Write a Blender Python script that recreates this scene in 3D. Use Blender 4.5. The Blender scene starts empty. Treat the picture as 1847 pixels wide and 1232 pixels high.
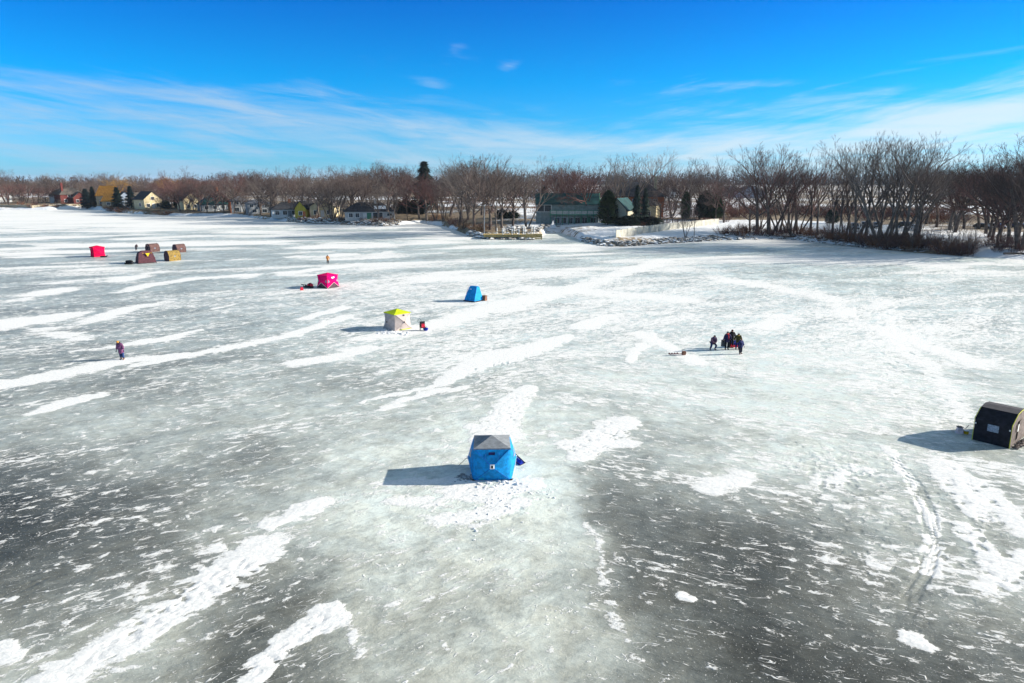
import bpy, bmesh, math, random
import numpy as np
from mathutils import Vector, Matrix
R = math.radians
random.seed(7); np.random.seed(7)

# ------------------------------------------------------------------ camera, sky, sun, exposure
SC = bpy.context.scene
COL = SC.collection
CAM_H, PITCH, FPX = 15.0, 13.3, 1231.0
cd = bpy.data.cameras.new('camera'); cam = bpy.data.objects.new('camera', cd); COL.objects.link(cam)
cd.lens = 24; cd.sensor_width = 36; cd.clip_start = 0.1; cd.clip_end = 30000
cam.location = (0, 0, CAM_H); cam.rotation_euler = (R(90 - PITCH), 0, 0)
SC.camera = cam
SUN_EL, SUN_AZ = 20.5, 83.0            # azimuth from +Y (view direction) towards +X
sd = bpy.data.lights.new('sun', 'SUN'); so = bpy.data.objects.new('sun', sd); COL.objects.link(so)
sd.energy = 4.4; sd.angle = R(0.5); sd.color = (1.0, 0.935, 0.83)
so.rotation_euler = (R(90 - SUN_EL), 0, R(-SUN_AZ + 180))
W = bpy.data.worlds.new('World'); SC.world = W; W.use_nodes = True
SC.view_settings.view_transform = 'Standard'; SC.view_settings.look = 'None'
SC.view_settings.exposure = 1.12; SC.view_settings.gamma = 1

class NT:
    """small helper to write node trees"""
    def __init__(s, tree): s.t = tree; s.n = tree.nodes; s.l = tree.links
    def new(s, typ, **kw):
        n = s.n.new(typ)
        for k, v in kw.items(): setattr(n, k, v)
        return n
    def put(s, sock, v):
        if isinstance(v, bpy.types.NodeSocket): s.l.new(v, sock)
        elif v is not None:
            if isinstance(v, (tuple, list)) and len(v) == 3 and sock.type == 'RGBA': v = (*v, 1)
            sock.default_value = v
    def math(s, op, a, b=None, c=None, clamp=False):
        n = s.new('ShaderNodeMath', operation=op, use_clamp=clamp)
        s.put(n.inputs[0], a); s.put(n.inputs[1], b); s.put(n.inputs[2], c)
        return n.outputs[0]
    def vmath(s, op, a, b=None):
        n = s.new('ShaderNodeVectorMath', operation=op)
        s.put(n.inputs[0], a); s.put(n.inputs[1], b)
        return n.outputs[0]
    def mix(s, f, a, b, mode='MIX'):
        n = s.new('ShaderNodeMix', data_type='RGBA', blend_type=mode)
        s.put(n.inputs[0], f); s.put(n.inputs[6], a); s.put(n.inputs[7], b)
        return n.outputs[2]
    def rng(s, v, a, b, c=0.0, d=1.0, smooth=True):
        n = s.new('ShaderNodeMapRange'); n.interpolation_type = 'SMOOTHSTEP' if smooth else 'LINEAR'
        s.put(n.inputs[0], v); s.put(n.inputs[1], a); s.put(n.inputs[2], b); s.put(n.inputs[3], c); s.put(n.inputs[4], d)
        return n.outputs[0]
    def noise(s, vec, scale, detail=4, rough=0.55, dist=0.0):
        n = s.new('ShaderNodeTexNoise'); s.put(n.inputs['Vector'], vec)
        n.inputs['Scale'].default_value = scale; n.inputs['Detail'].default_value = detail
        n.inputs['Roughness'].default_value = rough; n.inputs['Distortion'].default_value = dist
        return n.outputs[0]
    def tex(s, vec, ang, sx, sy, sz=1):
        n = s.new('ShaderNodeMapping', vector_type='TEXTURE'); s.put(n.inputs[0], vec)
        n.inputs[2].default_value = (0, 0, R(ang)); n.inputs[3].default_value = (sx, sy, sz)
        return n.outputs[0]
    def ramp(s, f, stops):
        n = s.new('ShaderNodeValToRGB'); s.put(n.inputs[0], f)
        e = n.color_ramp.elements
        while len(e) < len(stops): e.new(0.5)
        for i, (p, c) in enumerate(stops): e[i].position = p; e[i].color = (*c, 1)
        return n.outputs[0]
    def attr(s, name):
        n = s.new('ShaderNodeAttribute', attribute_name=name); return n.outputs['Fac']

def build_sky():
    k = NT(W.node_tree)
    for n in list(k.n): k.n.remove(n)
    out = k.new('ShaderNodeOutputWorld'); bg = k.new('ShaderNodeBackground')
    sky = k.new('ShaderNodeTexSky', sky_type='NISHITA'); sky.sun_disc = False
    sky.sun_elevation = R(SUN_EL); sky.sun_rotation = R(SUN_AZ); sky.altitude = 200
    sky.air_density = 1.0; sky.dust_density = 0.4; sky.ozone_density = 2.0
    tc = k.new('ShaderNodeTexCoord'); d = tc.outputs['Generated']
    sep = k.new('ShaderNodeSeparateXYZ'); k.put(sep.inputs[0], d)
    z = k.math('MAXIMUM', sep.outputs[2], 0.0)
    # colour grade of the clear sky by elevation: polarised, saturated blue low down, unseen upper sky paled and brightened to fill shadows
    grade = k.ramp(z, [(0.0, (.28, .90, 1.85)), (0.027, (.24, .87, 1.72)), (0.07, (.11, .80, 1.54)), (0.13, (.012, .74, 1.5)), (0.23, (.004, .50, 1.34)), (0.42, (1.6, 1.45, 1.15)), (1.0, (2.6, 2.1, 1.5))])
    base = k.mix(1.0, sky.outputs[0], grade, 'MULTIPLY')
    # high cirrus: the direction projected on a flat layer high above
    zz = k.math('ADD', z, 0.035)
    u = k.math('DIVIDE', sep.outputs[0], zz); v = k.math('DIVIDE', sep.outputs[1], zz)
    cmb = k.new('ShaderNodeCombineXYZ'); k.put(cmb.inputs[0], u); k.put(cmb.inputs[1], v)
    n1 = k.noise(k.tex(cmb.outputs[0], 12, 3.0, 1.2), 0.6, 8, 0.62, 0.7)
    n2 = k.noise(k.tex(cmb.outputs[0], -8, 2.2, 1.1), 1.5, 7, 0.66, 0.6)
    c2 = k.new('ShaderNodeCombineXYZ'); k.put(c2.inputs[0], sep.outputs[0]); k.put(c2.inputs[1], sep.outputs[2])
    sl = k.math('MULTIPLY', k.rng(sep.outputs[0], -.2, .3, 0, 1), 1.0)
    n3 = k.noise(k.tex(c2.outputs[0], -9, .16, .022), 1.0, 7, .62, .5); n4 = k.noise(k.tex(c2.outputs[0], 9, .18, .024), 1.0, 7, .62, .5)
    n2 = k.math('ADD', k.math('MULTIPLY', n3, k.math('SUBTRACT', 1.0, sl)), k.math('MULTIPLY', n4, sl))
    nn = k.math('ADD', k.math('ADD', k.math('MULTIPLY', n1, .55), .225), k.math('SUBTRACT', k.math('MULTIPLY', n2, 1.05), .525))
    # where in the sky the veils lie: bearing (x) against elevation (z)
    def spot(x, zc, wx, wz, tilt, amp):
        dx = k.math('SUBTRACT', sep.outputs[0], x)
        dz = k.math('SUBTRACT', k.math('SUBTRACT', sep.outputs[2], zc), k.math('MULTIPLY', dx, tilt))
        e = k.math('ADD', k.math('POWER', k.math('ABSOLUTE', k.math('DIVIDE', dx, wx)), 2), k.math('POWER', k.math('ABSOLUTE', k.math('DIVIDE', dz, wz)), 2))
        return k.math('MULTIPLY', k.math('POWER', 2.718, k.math('MULTIPLY', e, -1.0)), amp)
    m = k.rng(z, 0.0, 0.20, 0.20, -0.32, smooth=False)
    for s_ in [(-0.52, 0.09, 0.22, 0.040, 0.0, 0.22), (-0.30, 0.088, 0.26, 0.018, -0.10, 0.17), (-0.12, 0.060, 0.25, 0.020, -0.04, 0.12),
               (0.50, 0.060, 0.34, 0.040, 0.08, 0.26), (0.60, 0.11, 0.16, 0.05, 0.2, 0.10), (0.05, 0.055, 0.25, 0.012, 0.0, 0.14),
               (-0.068, 0.176, 0.03, 0.010, 0.25, 0.26), (-0.004, 0.150, 0.018, 0.008, 0.2, 0.26), (-0.11, 0.125, 0.025, 0.008, -0.1, 0.18), (0.0, 0.182, 0.015, 0.006, 0.2, 0.17)]:
        m = k.math('ADD', m, spot(*s_))
    cl = k.rng(k.math('ADD', nn, k.math('MULTIPLY', m, .9)), 0.41, 1.0)
    warm = k.mix(k.rng(sep.outputs[0], -0.5, 0.6), (3.4, 4.8, 6.4), (6.2, 7.0, 7.4))
    col = k.mix(k.math('MULTIPLY', cl, 0.82), base, warm)
    k.put(bg.inputs[0], col); bg.inputs[1].default_value = 0.06
    k.l.new(bg.outputs[0], out.inputs[0])
build_sky()

# ------------------------------------------------------------------ where a photographed ground point stands
CP, SP = math.cos(R(PITCH)), math.sin(R(PITCH))
def ray(px, py):
    cx, cy = (px - 923.5) / FPX, (616 - py) / FPX
    return cx, CP + cy * SP, -SP + cy * CP
def P(px, py, z=0.0):
    d = ray(px, py); t = (z - CAM_H) / d[2]
    return Vector((d[0] * t, d[1] * t, z))
def unproj(x, y, z=0.0):                # arrays: ground position -> survey coordinates
    dz = z - CAM_H; dep = y * CP - dz * SP; up = y * SP + dz * CP
    return 923.5 + FPX * x / dep, 616 - FPX * up / dep
def mpp(p):                             # metres per survey unit at a point
    return (p.y * CP - (p.z - CAM_H) * SP) / FPX

# ------------------------------------------------------------------ helpers: objects
MATS = {}
def tag(o, label=None, cat=None, group=None, kind=None):
    if label: o['label'] = label
    if cat: o['category'] = cat
    if group: o['group'] = group
    if kind: o['kind'] = kind
    return o
def empty(name, loc, rz=0.0, label=None, cat=None, group=None):
    o = bpy.data.objects.new(name, None); COL.objects.link(o)
    o.location = loc; o.rotation_euler = (0, 0, rz); o.empty_display_size = 0.3
    return tag(o, label, cat, group)
class MB:
    def __init__(s): s.v = []; s.f = []; s.m = []
    def add(s, vs, fs, mi=0):
        b = len(s.v); s.v += [tuple(q) for q in vs]; s.f += [tuple(b + i for i in f) for f in fs]; s.m += [mi] * len(fs)
        return s
    def box(s, c, sz, rz=0.0, mi=0, top=1.0, topy=None):
        hx, hy, hz = sz[0] / 2, sz[1] / 2, sz[2] / 2; ty = top if topy is None else topy
        ca, sa = math.cos(rz), math.sin(rz); vs = []
        for z, kx, ky in ((-hz, 1, 1), (hz, top, ty)):
            for x, y in ((-hx, -hy), (hx, -hy), (hx, hy), (-hx, hy)):
                x *= kx; y *= ky
                vs.append((c[0] + x * ca - y * sa, c[1] + x * sa + y * ca, c[2] + z))
        return s.add(vs, [(3, 2, 1, 0), (4, 5, 6, 7), (0, 1, 5, 4), (1, 2, 6, 5), (2, 3, 7, 6), (3, 0, 4, 7)], mi)
    def tube(s, pts, rad, n=6, mi=0, cap=True):
        pts = [Vector(p) for p in pts]
        if not isinstance(rad, (list, tuple)): rad = [rad] * len(pts)
        vs = []
        for i, p in enumerate(pts):
            d = (pts[min(i + 1, len(pts) - 1)] - pts[max(i - 1, 0)]).normalized()
            a = d.orthogonal() if abs(d.z) > 0.9 else Vector((0, 0, 1)).cross(d)
            if abs(d.z) > 0.9: a = Vector((1, 0, 0)) - d * d.x
            a.normalize(); b = d.cross(a)
            for j in range(n):
                t = 2 * math.pi * j / n
                vs.append(p + (a * math.cos(t) + b * math.sin(t)) * rad[i])
        fs = []
        for i in range(len(pts) - 1):
            for j in range(n):
                fs.append((i * n + j, i * n + (j + 1) % n, (i + 1) * n + (j + 1) % n, (i + 1) * n + j))
        if cap: fs += [tuple(reversed(range(n))), tuple(range((len(pts) - 1) * n, len(pts) * n))]
        return s.add(vs, fs, mi)
    def ball(s, c, r, n=8, mi=0, jit=0.0):
        if not isinstance(r, (tuple, list)): r = (r, r, r)
        vs = [(c[0], c[1], c[2] - r[2])]
        m = max(3, n // 2)
        for i in range(1, m):
            ph = -math.pi / 2 + math.pi * i / m
            for j in range(n):
                t = 2 * math.pi * j / n; k = 1 + random.uniform(-jit, jit)
                vs.append((c[0] + r[0] * k * math.cos(ph) * math.cos(t), c[1] + r[1] * k * math.cos(ph) * math.sin(t), c[2] + r[2] * k * math.sin(ph)))
        vs.append((c[0], c[1], c[2] + r[2])); L = len(vs) - 1
        fs = [(0, 1 + (j + 1) % n, 1 + j) for j in range(n)]
        for i in range(m - 2):
            for j in range(n):
                a = 1 + i * n; fs.append((a + j, a + (j + 1) % n, a + n + (j + 1) % n, a + n + j))
        a = 1 + (m - 2) * n
        fs += [(a + j, a + (j + 1) % n, L) for j in range(n)]
        return s.add(vs, fs, mi)
    def prism(s, prof, x0, x1, mi=0):    # profile in (y, z), extruded along x
        n = len(prof)
        vs = [(x0, y, z) for y, z in prof] + [(x1, y, z) for y, z in prof]
        fs = [tuple(reversed(range(n))), tuple(range(n, 2 * n))] + [(i, (i + 1) % n, n + (i + 1) % n, n + i) for i in range(n)]
        return s.add(vs, fs, mi)
    def build(s, name, mat, parent=None, loc=(0, 0, 0), rz=0.0, smooth=False, bevel=0.0, link=True):
        me = bpy.data.meshes.new(name); me.from_pydata(s.v, [], s.f)
        for m in (mat if isinstance(mat, (list, tuple)) else [mat]): me.materials.append(m)
        if any(s.m): me.polygons.foreach_set('material_index', s.m)
        bm = bmesh.new(); bm.from_mesh(me); bmesh.ops.recalc_face_normals(bm, faces=bm.faces)
        if bevel: bmesh.ops.bevel(bm, geom=bm.edges[:], offset=bevel, segments=2, affect='EDGES', clamp_overlap=True)
        bm.to_mesh(me); bm.free()
        if smooth: me.polygons.foreach_set('use_smooth', [True] * len(me.polygons))
        me.update()
        o = bpy.data.objects.new(name, me)
        if link: COL.objects.link(o)
        o.location = loc; o.rotation_euler = (0, 0, rz)
        if parent: o.parent = parent
        return o

def mat(name, col, rough=0.8, var=0.12, scale=3.0, metal=0.0, bump=0.0, bscale=20.0, spec=0.2, col2=None, coord='Object', stretch=None, trans=0.0):
    if name in MATS: return MATS[name]
    m = bpy.data.materials.new(name); m.use_nodes = True; k = NT(m.node_tree)
    b = k.n['Principled BSDF']; b.inputs['Roughness'].default_value = rough; b.inputs['Metallic'].default_value = metal
    b.inputs['Specular IOR Level'].default_value = spec
    tc = k.new('ShaderNodeTexCoord'); vec = tc.outputs[coord]
    if stretch: vec = k.tex(vec, 0, *stretch)
    n = k.noise(vec, scale, 5, 0.6)
    c2 = col2 or tuple(c * (1 - 2 * var) for c in col); c1 = col if col2 else tuple(min(1, c * (1 + var)) for c in col)
    k.put(b.inputs['Base Color'], k.mix(k.rng(n, 0.36, 0.64), c2, c1))
    if bump:
        bp = k.new('ShaderNodeBump'); bp.inputs['Strength'].default_value = bump; bp.inputs['Distance'].default_value = 0.05
        k.put(bp.inputs['Height'], k.noise(vec, bscale, 4, 0.6)); k.put(b.inputs['Normal'], bp.outputs[0])
    MATS[name] = m
    return m

# ------------------------------------------------------------------ noise in numpy
_G = np.random.RandomState(3).rand(256, 256)
def vnoise(x, y):
    xi = np.floor(x).astype(int); yi = np.floor(y).astype(int); fx = x - xi; fy = y - yi
    fx = fx * fx * (3 - 2 * fx); fy = fy * fy * (3 - 2 * fy)
    g = lambda a, b: _G[a & 255, b & 255]
    return (g(xi, yi) * (1 - fx) + g(xi + 1, yi) * fx) * (1 - fy) + (g(xi, yi + 1) * (1 - fx) + g(xi + 1, yi + 1) * fx) * fy
def fbm(x, y, o=4):
    s = 0; a = 0.5; t = 0
    for i in range(o):
        s = s + a * vnoise(x * 2 ** i + 17.3 * i, y * 2 ** i + 9.1 * i); t += a; a *= 0.5
    return s / t
def stroke(X, Y, pts, hw, soft=0.5):
    """0..1 closeness to a polyline on the ground; hw half width in metres at each point"""
    out = np.zeros_like(X)
    if not isinstance(hw, (list, tuple)): hw = [hw] * len(pts)
    for (a, b, h0, h1) in zip(pts[:-1], pts[1:], hw[:-1], hw[1:]):
        mx = max(h0, h1) * 2.2
        sel = (X > min(a[0], b[0]) - mx) & (X < max(a[0], b[0]) + mx) & (Y > min(a[1], b[1]) - mx) & (Y < max(a[1], b[1]) + mx)
        if not sel.any(): continue
        x, y = X[sel], Y[sel]; dx, dy = b[0] - a[0], b[1] - a[1]; L2 = dx * dx + dy * dy + 1e-9
        t = np.clip(((x - a[0]) * dx + (y - a[1]) * dy) / L2, 0, 1)
        d = np.hypot(x - a[0] - t * dx, y - a[1] - t * dy); h = h0 + (h1 - h0) * t
        out[sel] = np.maximum(out[sel], np.clip((h * (1 + soft) - d) / (2 * soft * h), 0, 1))
    return out
def grid_mesh(name, X, Y, Z, attrs, material):
    ny, nx = X.shape
    me = bpy.data.meshes.new(name)
    co = np.stack([X, Y, Z], -1).reshape(-1, 3).astype(np.float32)
    i = np.arange(ny * nx).reshape(ny, nx)
    q = np.stack([i[:-1, :-1], i[:-1, 1:], i[1:, 1:], i[1:, :-1]], -1).reshape(-1, 4).astype(np.int32)
    me.vertices.add(len(co)); me.vertices.foreach_set('co', co.ravel())
    me.loops.add(q.size); me.loops.foreach_set('vertex_index', q.ravel())
    me.polygons.add(len(q)); me.polygons.foreach_set('loop_start', np.arange(0, q.size, 4, dtype=np.int32))
    me.polygons.foreach_set('use_smooth', np.ones(len(q), dtype=bool))
    me.update(calc_edges=True)
    for an, av in attrs.items():
        at = me.attributes.new(an, 'FLOAT', 'POINT'); at.data.foreach_set('value', av.astype(np.float32).ravel())
    me.materials.append(material)
    o = bpy.data.objects.new(name, me); COL.objects.link(o)
    return tag(o, kind='structure')

# ------------------------------------------------------------------ frozen lake
TX = [0, 230, 460, 690, 920, 1150, 1380, 1610, 1847]
TY = [395, 430, 460, 500, 550, 600, 650, 700, 760, 830, 900, 980, 1080, 1232]
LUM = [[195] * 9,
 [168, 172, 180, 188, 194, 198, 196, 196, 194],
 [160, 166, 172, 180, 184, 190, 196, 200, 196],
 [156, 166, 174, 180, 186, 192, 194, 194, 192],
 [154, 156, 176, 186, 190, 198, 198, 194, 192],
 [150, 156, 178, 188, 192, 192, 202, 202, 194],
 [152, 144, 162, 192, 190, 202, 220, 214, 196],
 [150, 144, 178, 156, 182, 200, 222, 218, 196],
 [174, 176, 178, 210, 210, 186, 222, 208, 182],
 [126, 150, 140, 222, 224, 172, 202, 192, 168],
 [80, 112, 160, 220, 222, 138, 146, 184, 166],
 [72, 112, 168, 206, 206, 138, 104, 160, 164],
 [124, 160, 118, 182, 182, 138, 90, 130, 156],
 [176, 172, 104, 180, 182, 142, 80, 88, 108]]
COV = [[.8] * 9,
 [.5, .45, .5, .5, .6, .6, .62, .6, .55],
 [.28, .28, .32, .38, .42, .45, .55, .6, .6],
 [.28, .3, .38, .42, .42, .48, .46, .45, .45],
 [.27, .27, .3, .45, .5, .5, .42, .46, .4],
 [.22, .22, .28, .43, .53, .48, .46, .58, .48],
 [.22, .22, .26, .41, .45, .44, .46, .60, .46],
 [.18, .14, .18, .22, .34, .34, .32, .48, .34],
 [.10, .10, .16, .12, .28, .28, .32, .38, .34],
 [.18, .16, .18, .06, .18, .28, .33, .38, .36],
 [.14, .14, .12, .06, .22, .18, .26, .36, .40],
 [.04, .08, .12, .08, .10, .08, .06, .28, .40],
 [.08, .20, .12, .05, .05, .05, .0, .16, .32],
 [.18, .20, .12, .05, .05, .05, .0, .05, .13]]
def table(tab, px, py):
    t = np.array(tab, float); fx = np.interp(px, TX, np.arange(len(TX))); fy = np.interp(py, TY, np.arange(len(TY)))
    def w(f, n):
        i = np.clip(np.floor(f).astype(int), 0, n - 2); r = f - i; r = r * r * (3 - 2 * r) * 0.6 + r * 0.4
        return i, r
    ix, rx = w(fx, len(TX)); iy, ry = w(fy, len(TY))
    return (t[iy, ix] * (1 - rx) + t[iy, ix + 1] * rx) * (1 - ry) + (t[iy + 1, ix] * (1 - rx) + t[iy + 1, ix + 1] * rx) * ry
def spaced(lo, hi, a, b, step, n0, n1):
    mid = np.arange(a, b, step)
    l = a - np.geomspace(step, a - lo, n0)[::-1]; r = mid[-1] + np.geomspace(step, hi - mid[-1], n1)
    return np.concatenate([l, mid, r])
SNOW = [  # drifts: survey points, half width (m), strength
 ([(60, 1250), (300, 1110), (420, 1020), (468, 990)], [.55, .62, .72, .8], 1),
 ([(425, 1245), (520, 1160), (600, 1100)], [.32, .36, .5], 1), ([(600, 1100), (640, 1130), (650, 1180)], .22, .36),
 ([(482, 948), (530, 925), (580, 905)], [.3, .42, .4], 1),
 ([(655, 725), (740, 705), (800, 692)], [.16, .2, .3], 1), ([(790, 694), (850, 662), (900, 645), (960, 628), (1020, 608)], [.4, 1.1, 1.5, 1.2, .8], 1),
 ([(700, 735), (780, 705), (830, 700)], .5, .6),
 ([(885, 795), (900, 765), (925, 725), (950, 700)], [.9, 1.0, .8, .5], 1), ([(860, 770), (910, 780)], 1.0, .6),
 ([(1045, 825), (1080, 795), (1125, 760)], [.5, 1.0, .9], 1), ([(1020, 800), (1130, 800)], .6, .7),
 ([(820, 888), (900, 888), (950, 872)], .75, .85), ([(800, 935), (860, 932), (930, 905)], .6, .7), ([(700, 905), (800, 905)], .5, .5), ([(690, 872), (850, 866)], .45, .55),
 ([(1602, 810), (1640, 860), (1668, 920), (1684, 980), (1668, 1030)], [.25, .3, .3, .28, .3], .95),
 ([(1705, 835), (1740, 880), (1765, 930)], [.6, .8, .4], 1), ([(1770, 870), (1820, 930), (1847, 960)], .6, .6), ([(1740, 950), (1790, 1010), (1800, 1050)], .5, .7), ([(1780, 1060), (1847, 1000)], .4, .6),
 ([(1590, 540), (1620, 620), (1690, 680), (1740, 760)], [1.8, 1.6, 1.2, .8], .36), ([(1600, 600), (1700, 635), (1760, 655)], 1.8, .42), ([(1560, 590), (1500, 540), (1450, 520)], 1.8, .36),
 ([(0, 695), (100, 675), (220, 652), (330, 640)], [1.0, 1.3, 1.1, .5], .8), ([(250, 660), (400, 630), (520, 605), (620, 572)], [.5, .8, .8, .8], .75),
 ([(62, 746), (120, 728), (182, 712)], [.45, .7, .4], 1), ([(-20, 590), (60, 577), (125, 566)], [2.4, 2.0, .8], 1), ([(80, 600), (180, 570), (295, 543)], [.8, .9, .6], .95), ([(70, 590), (150, 612)], .8, .7),
 ([(0, 545), (100, 525), (250, 500), (300, 490)], [.8, 1.0, 1.0, .6], .85), ([(60, 515), (200, 500), (290, 492)], 1.0, .7), ([(200, 528), (350, 502), (540, 490), (640, 478)], 1.2, .8), ([(0, 450), (200, 440), (330, 430)], 1.3, .6), ([(0, 465), (130, 462), (200, 455)], .8, .6), ([(400, 470), (560, 462), (700, 455)], 1.3, .6), ([(420, 500), (560, 497)], 1.0, .6),
 ([(380, 558), (420, 548)], .5, .6), ([(545, 575), (616, 556)], .6, .85), ([(185, 628), (290, 612), (350, 598)], [.4, .9, .4], .9), ([(540, 655), (600, 645), (660, 628)], 1.0, .7),
 ([(640, 612), (700, 604), (780, 590), (860, 560), (970, 535)], [.8, 1.4, 1.9, 2.0, 2.0], .6), ([(900, 560), (1000, 530), (1100, 500), (1200, 470)], 2.6, .45), ([(1050, 590), (1100, 570)], 1.0, .9), ([(960, 520), (1230, 540)], 3, .45),
 ([(1150, 600), (1200, 625), (1260, 655)], [.8, .9, .7], .55), ([(1140, 650), (1155, 620)], .5, .7), ([(1380, 590), (1410, 570)], 1.8, .5), ([(1290, 500), (1400, 520), (1500, 540)], 3, .4),
 ([(1280, 880), (1340, 860)], .9, .6), ([(1220, 1070), (1240, 1075)], .16, 1), ([(1640, 1150), (1660, 1165)], .3, .8), ([(1480, 870), (1560, 850)], .8, .5),
 ([(1050, 930), (1075, 985), (1085, 1050), (1110, 1120), (1145, 1200)], .22, .30), ([(240, 1060), (262, 1100), (225, 1150)], .3, .33), ([(90, 1200), (130, 1190)], .2, .7), ([(0, 1170), (15, 1190)], .3, .9),
 ([(385, 985), (440, 1008)], .2, .4), ([(350, 1020), (385, 1050)], .15, .36), ([(240, 930), (300, 960)], .12, .36),
]
DARKS = [([(40, 990), (90, 940), (200, 900)], [3, 3.4, 2.5], .78), ([(1090, 880), (1160, 960), (1160, 1040)], [1.2, 2.4, 2.0], .82), ([(1300, 1020), (1400, 1150), (1520, 1220)], [2.4, 2.4, 2], .88),
         ([(430, 1185), (510, 1110), (560, 1040)], [.7, .75, .4], .75), ([(470, 985), (540, 985), (580, 1000)], [.5, .45, .3], .7), ([(0, 735), (10, 738)], .3, .5), ([(420, 800), (560, 770)], 1.5, .8)]
def build_lake():
    xs = spaced(-1500, 1500, -26, 34, 0.13, 90, 90); ys = spaced(-400, 700, 15, 46, 0.13, 40, 170)
    X, Y = np.meshgrid(xs, ys)
    wx = (fbm(X * .35, Y * .35, 5) - .5); wy = (fbm(X * .35 + 50, Y * .35 + 31, 5) - .5)
    amp = np.clip(np.hypot(X, Y) / 40, .8, 5)
    Yc = np.maximum(Y, 3)
    px, py = unproj(X + wx * 2.2 * amp, np.maximum(Yc + wy * 2.2 * amp, 3))
    w2x = fbm(X * 1.7 + 7, Y * 1.7 + 3, 5) - .5; w2y = fbm(X * 1.7 + 70, Y * 1.7 + 33, 5) - .5
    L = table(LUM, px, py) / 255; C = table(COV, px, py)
    S = np.zeros_like(X)
    for pts, hw, a in SNOW:
        S = np.maximum(S, a * stroke(X + (wx * .7 + w2x * .9) * np.sqrt(amp), Y + (wy * .7 + w2y * .9) * np.sqrt(amp), [P(*p)[:2] for p in pts], hw, .8))
    D = np.ones_like(X)
    for pts, hw, a in DARKS:
        D *= 1 - (1 - a) * stroke(X + wx * 3 + w2x, Y + wy * 3 + w2y, [P(*p)[:2] for p in pts], hw, .8)
    # the sharp border of the clear dark ice right of the big blue shelter
    edge = [P(*p)[:2] for p in [(1150, 800), (1060, 850), (1048, 930), (1085, 1020), (1110, 1130), (1150, 1260)]]
    ey = [e[1] for e in edge][::-1]; ex = [e[0] for e in edge][::-1]
    sd_ = X + wx * 3.0 + w2x * 1.8 - np.interp(Y, ey, ex)
    zone = np.clip((Y - 17) / 2, 0, 1) * np.clip((37 - Y) / 3, 0, 1)
    L = L * (1 - zone * .17 * np.clip(sd_ / .8, 0, 1) * np.clip((6 - sd_) / 5, 0, 1)) * (1 + zone * .14 * np.clip(-sd_ / .6, 0, 1) * np.clip((3.5 + sd_) / 3, 0, 1))
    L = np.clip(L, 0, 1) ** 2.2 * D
    # snowmobile grooves and thin sled lines
    G = np.zeros_like(X)
    for off in (-.28, -.1, .1, .28):
        pts = [P(*p) + Vector((off, 0, 0)) for p in [(1612, 825), (1648, 868), (1672, 915), (1684, 980), (1668, 1030), (1640, 1085), (1622, 1140), (1612, 1200)]]
        G = np.maximum(G, stroke(X + wx * .25, Y, pts, .055, .6) * np.clip(fbm(X * .7 + off * 9, Y * .45, 3) * 3.2 - .9, 0, 1) * np.clip((Y - 19.5) / 4, .12, 1))
    for a, b in [((0, 1085), (85, 1042)), ((0, 1078), (60, 1048)), ((1600, 1200), (1847, 1060)), ((1700, 1130), (1847, 1040)), ((880, 1030), (1010, 900)), ((900, 1035), (1030, 905))]:
        G = np.maximum(G, (.5 if a[0] < 100 else .16) * stroke(X, Y, [P(*a)[:2], P(*b)[:2]], .045, .6) * (.4 + .9 * fbm(X * .8, Y * .8, 3)))
    # boot prints along the walked trails
    rs = np.random.RandomState(5); F = np.zeros_like(X)
    trails = [((1600, 640), (1740, 780), 60, 2.2), ((1480, 800), (1560, 1010), 70, 2.0), ((1440, 830), (1700, 900), 50, 2.0), ((860, 940), (960, 900), 18, 1.5), ((820, 905), (900, 880), 8, 0.9), ((1700, 850), (1830, 1060), 80, 2.2), ((1560, 850), (1660, 1150), 70, 1.8), ((150, 1200), (450, 1010), 150, .62), ((460, 1210), (590, 1110), 30, .35), ((850, 690), (930, 640), 60, 1.2), ((880, 790), (940, 710), 70, 1.2), ((1050, 820), (1120, 770), 70, 1.2)]
    for a, b, n, sp in trails:
        pa, pb = P(*a), P(*b)
        for i in range(n):
            t = rs.rand(); c = pa.lerp(pb, t); x, y = c.x + rs.normal() * sp * .5, c.y + rs.normal() * sp * .5
            r = rs.uniform(.06, .12) if sp > 1.5 else rs.uniform(.025, .055)
            F = np.maximum(F, stroke(X, Y, [(x, y), (x + rs.uniform(-.15, .25), y + rs.uniform(-.1, .15))], r, .5))
    near = np.clip((60 - np.hypot(X, Y)) / 25, 0, 1)
    Z = .02 * S * near - .04 * G * near - .03 * F * near * np.clip(S + C, .3, 1) + (fbm(X * .9, Y * 1.6, 4) - .5) * .03 * near
    k_m = ice_material()
    o = grid_mesh('lake_ice', X, Y, Z, dict(lum=L, cov=C, drift=S, groove=np.maximum(G, F * .75)), k_m)
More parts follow.
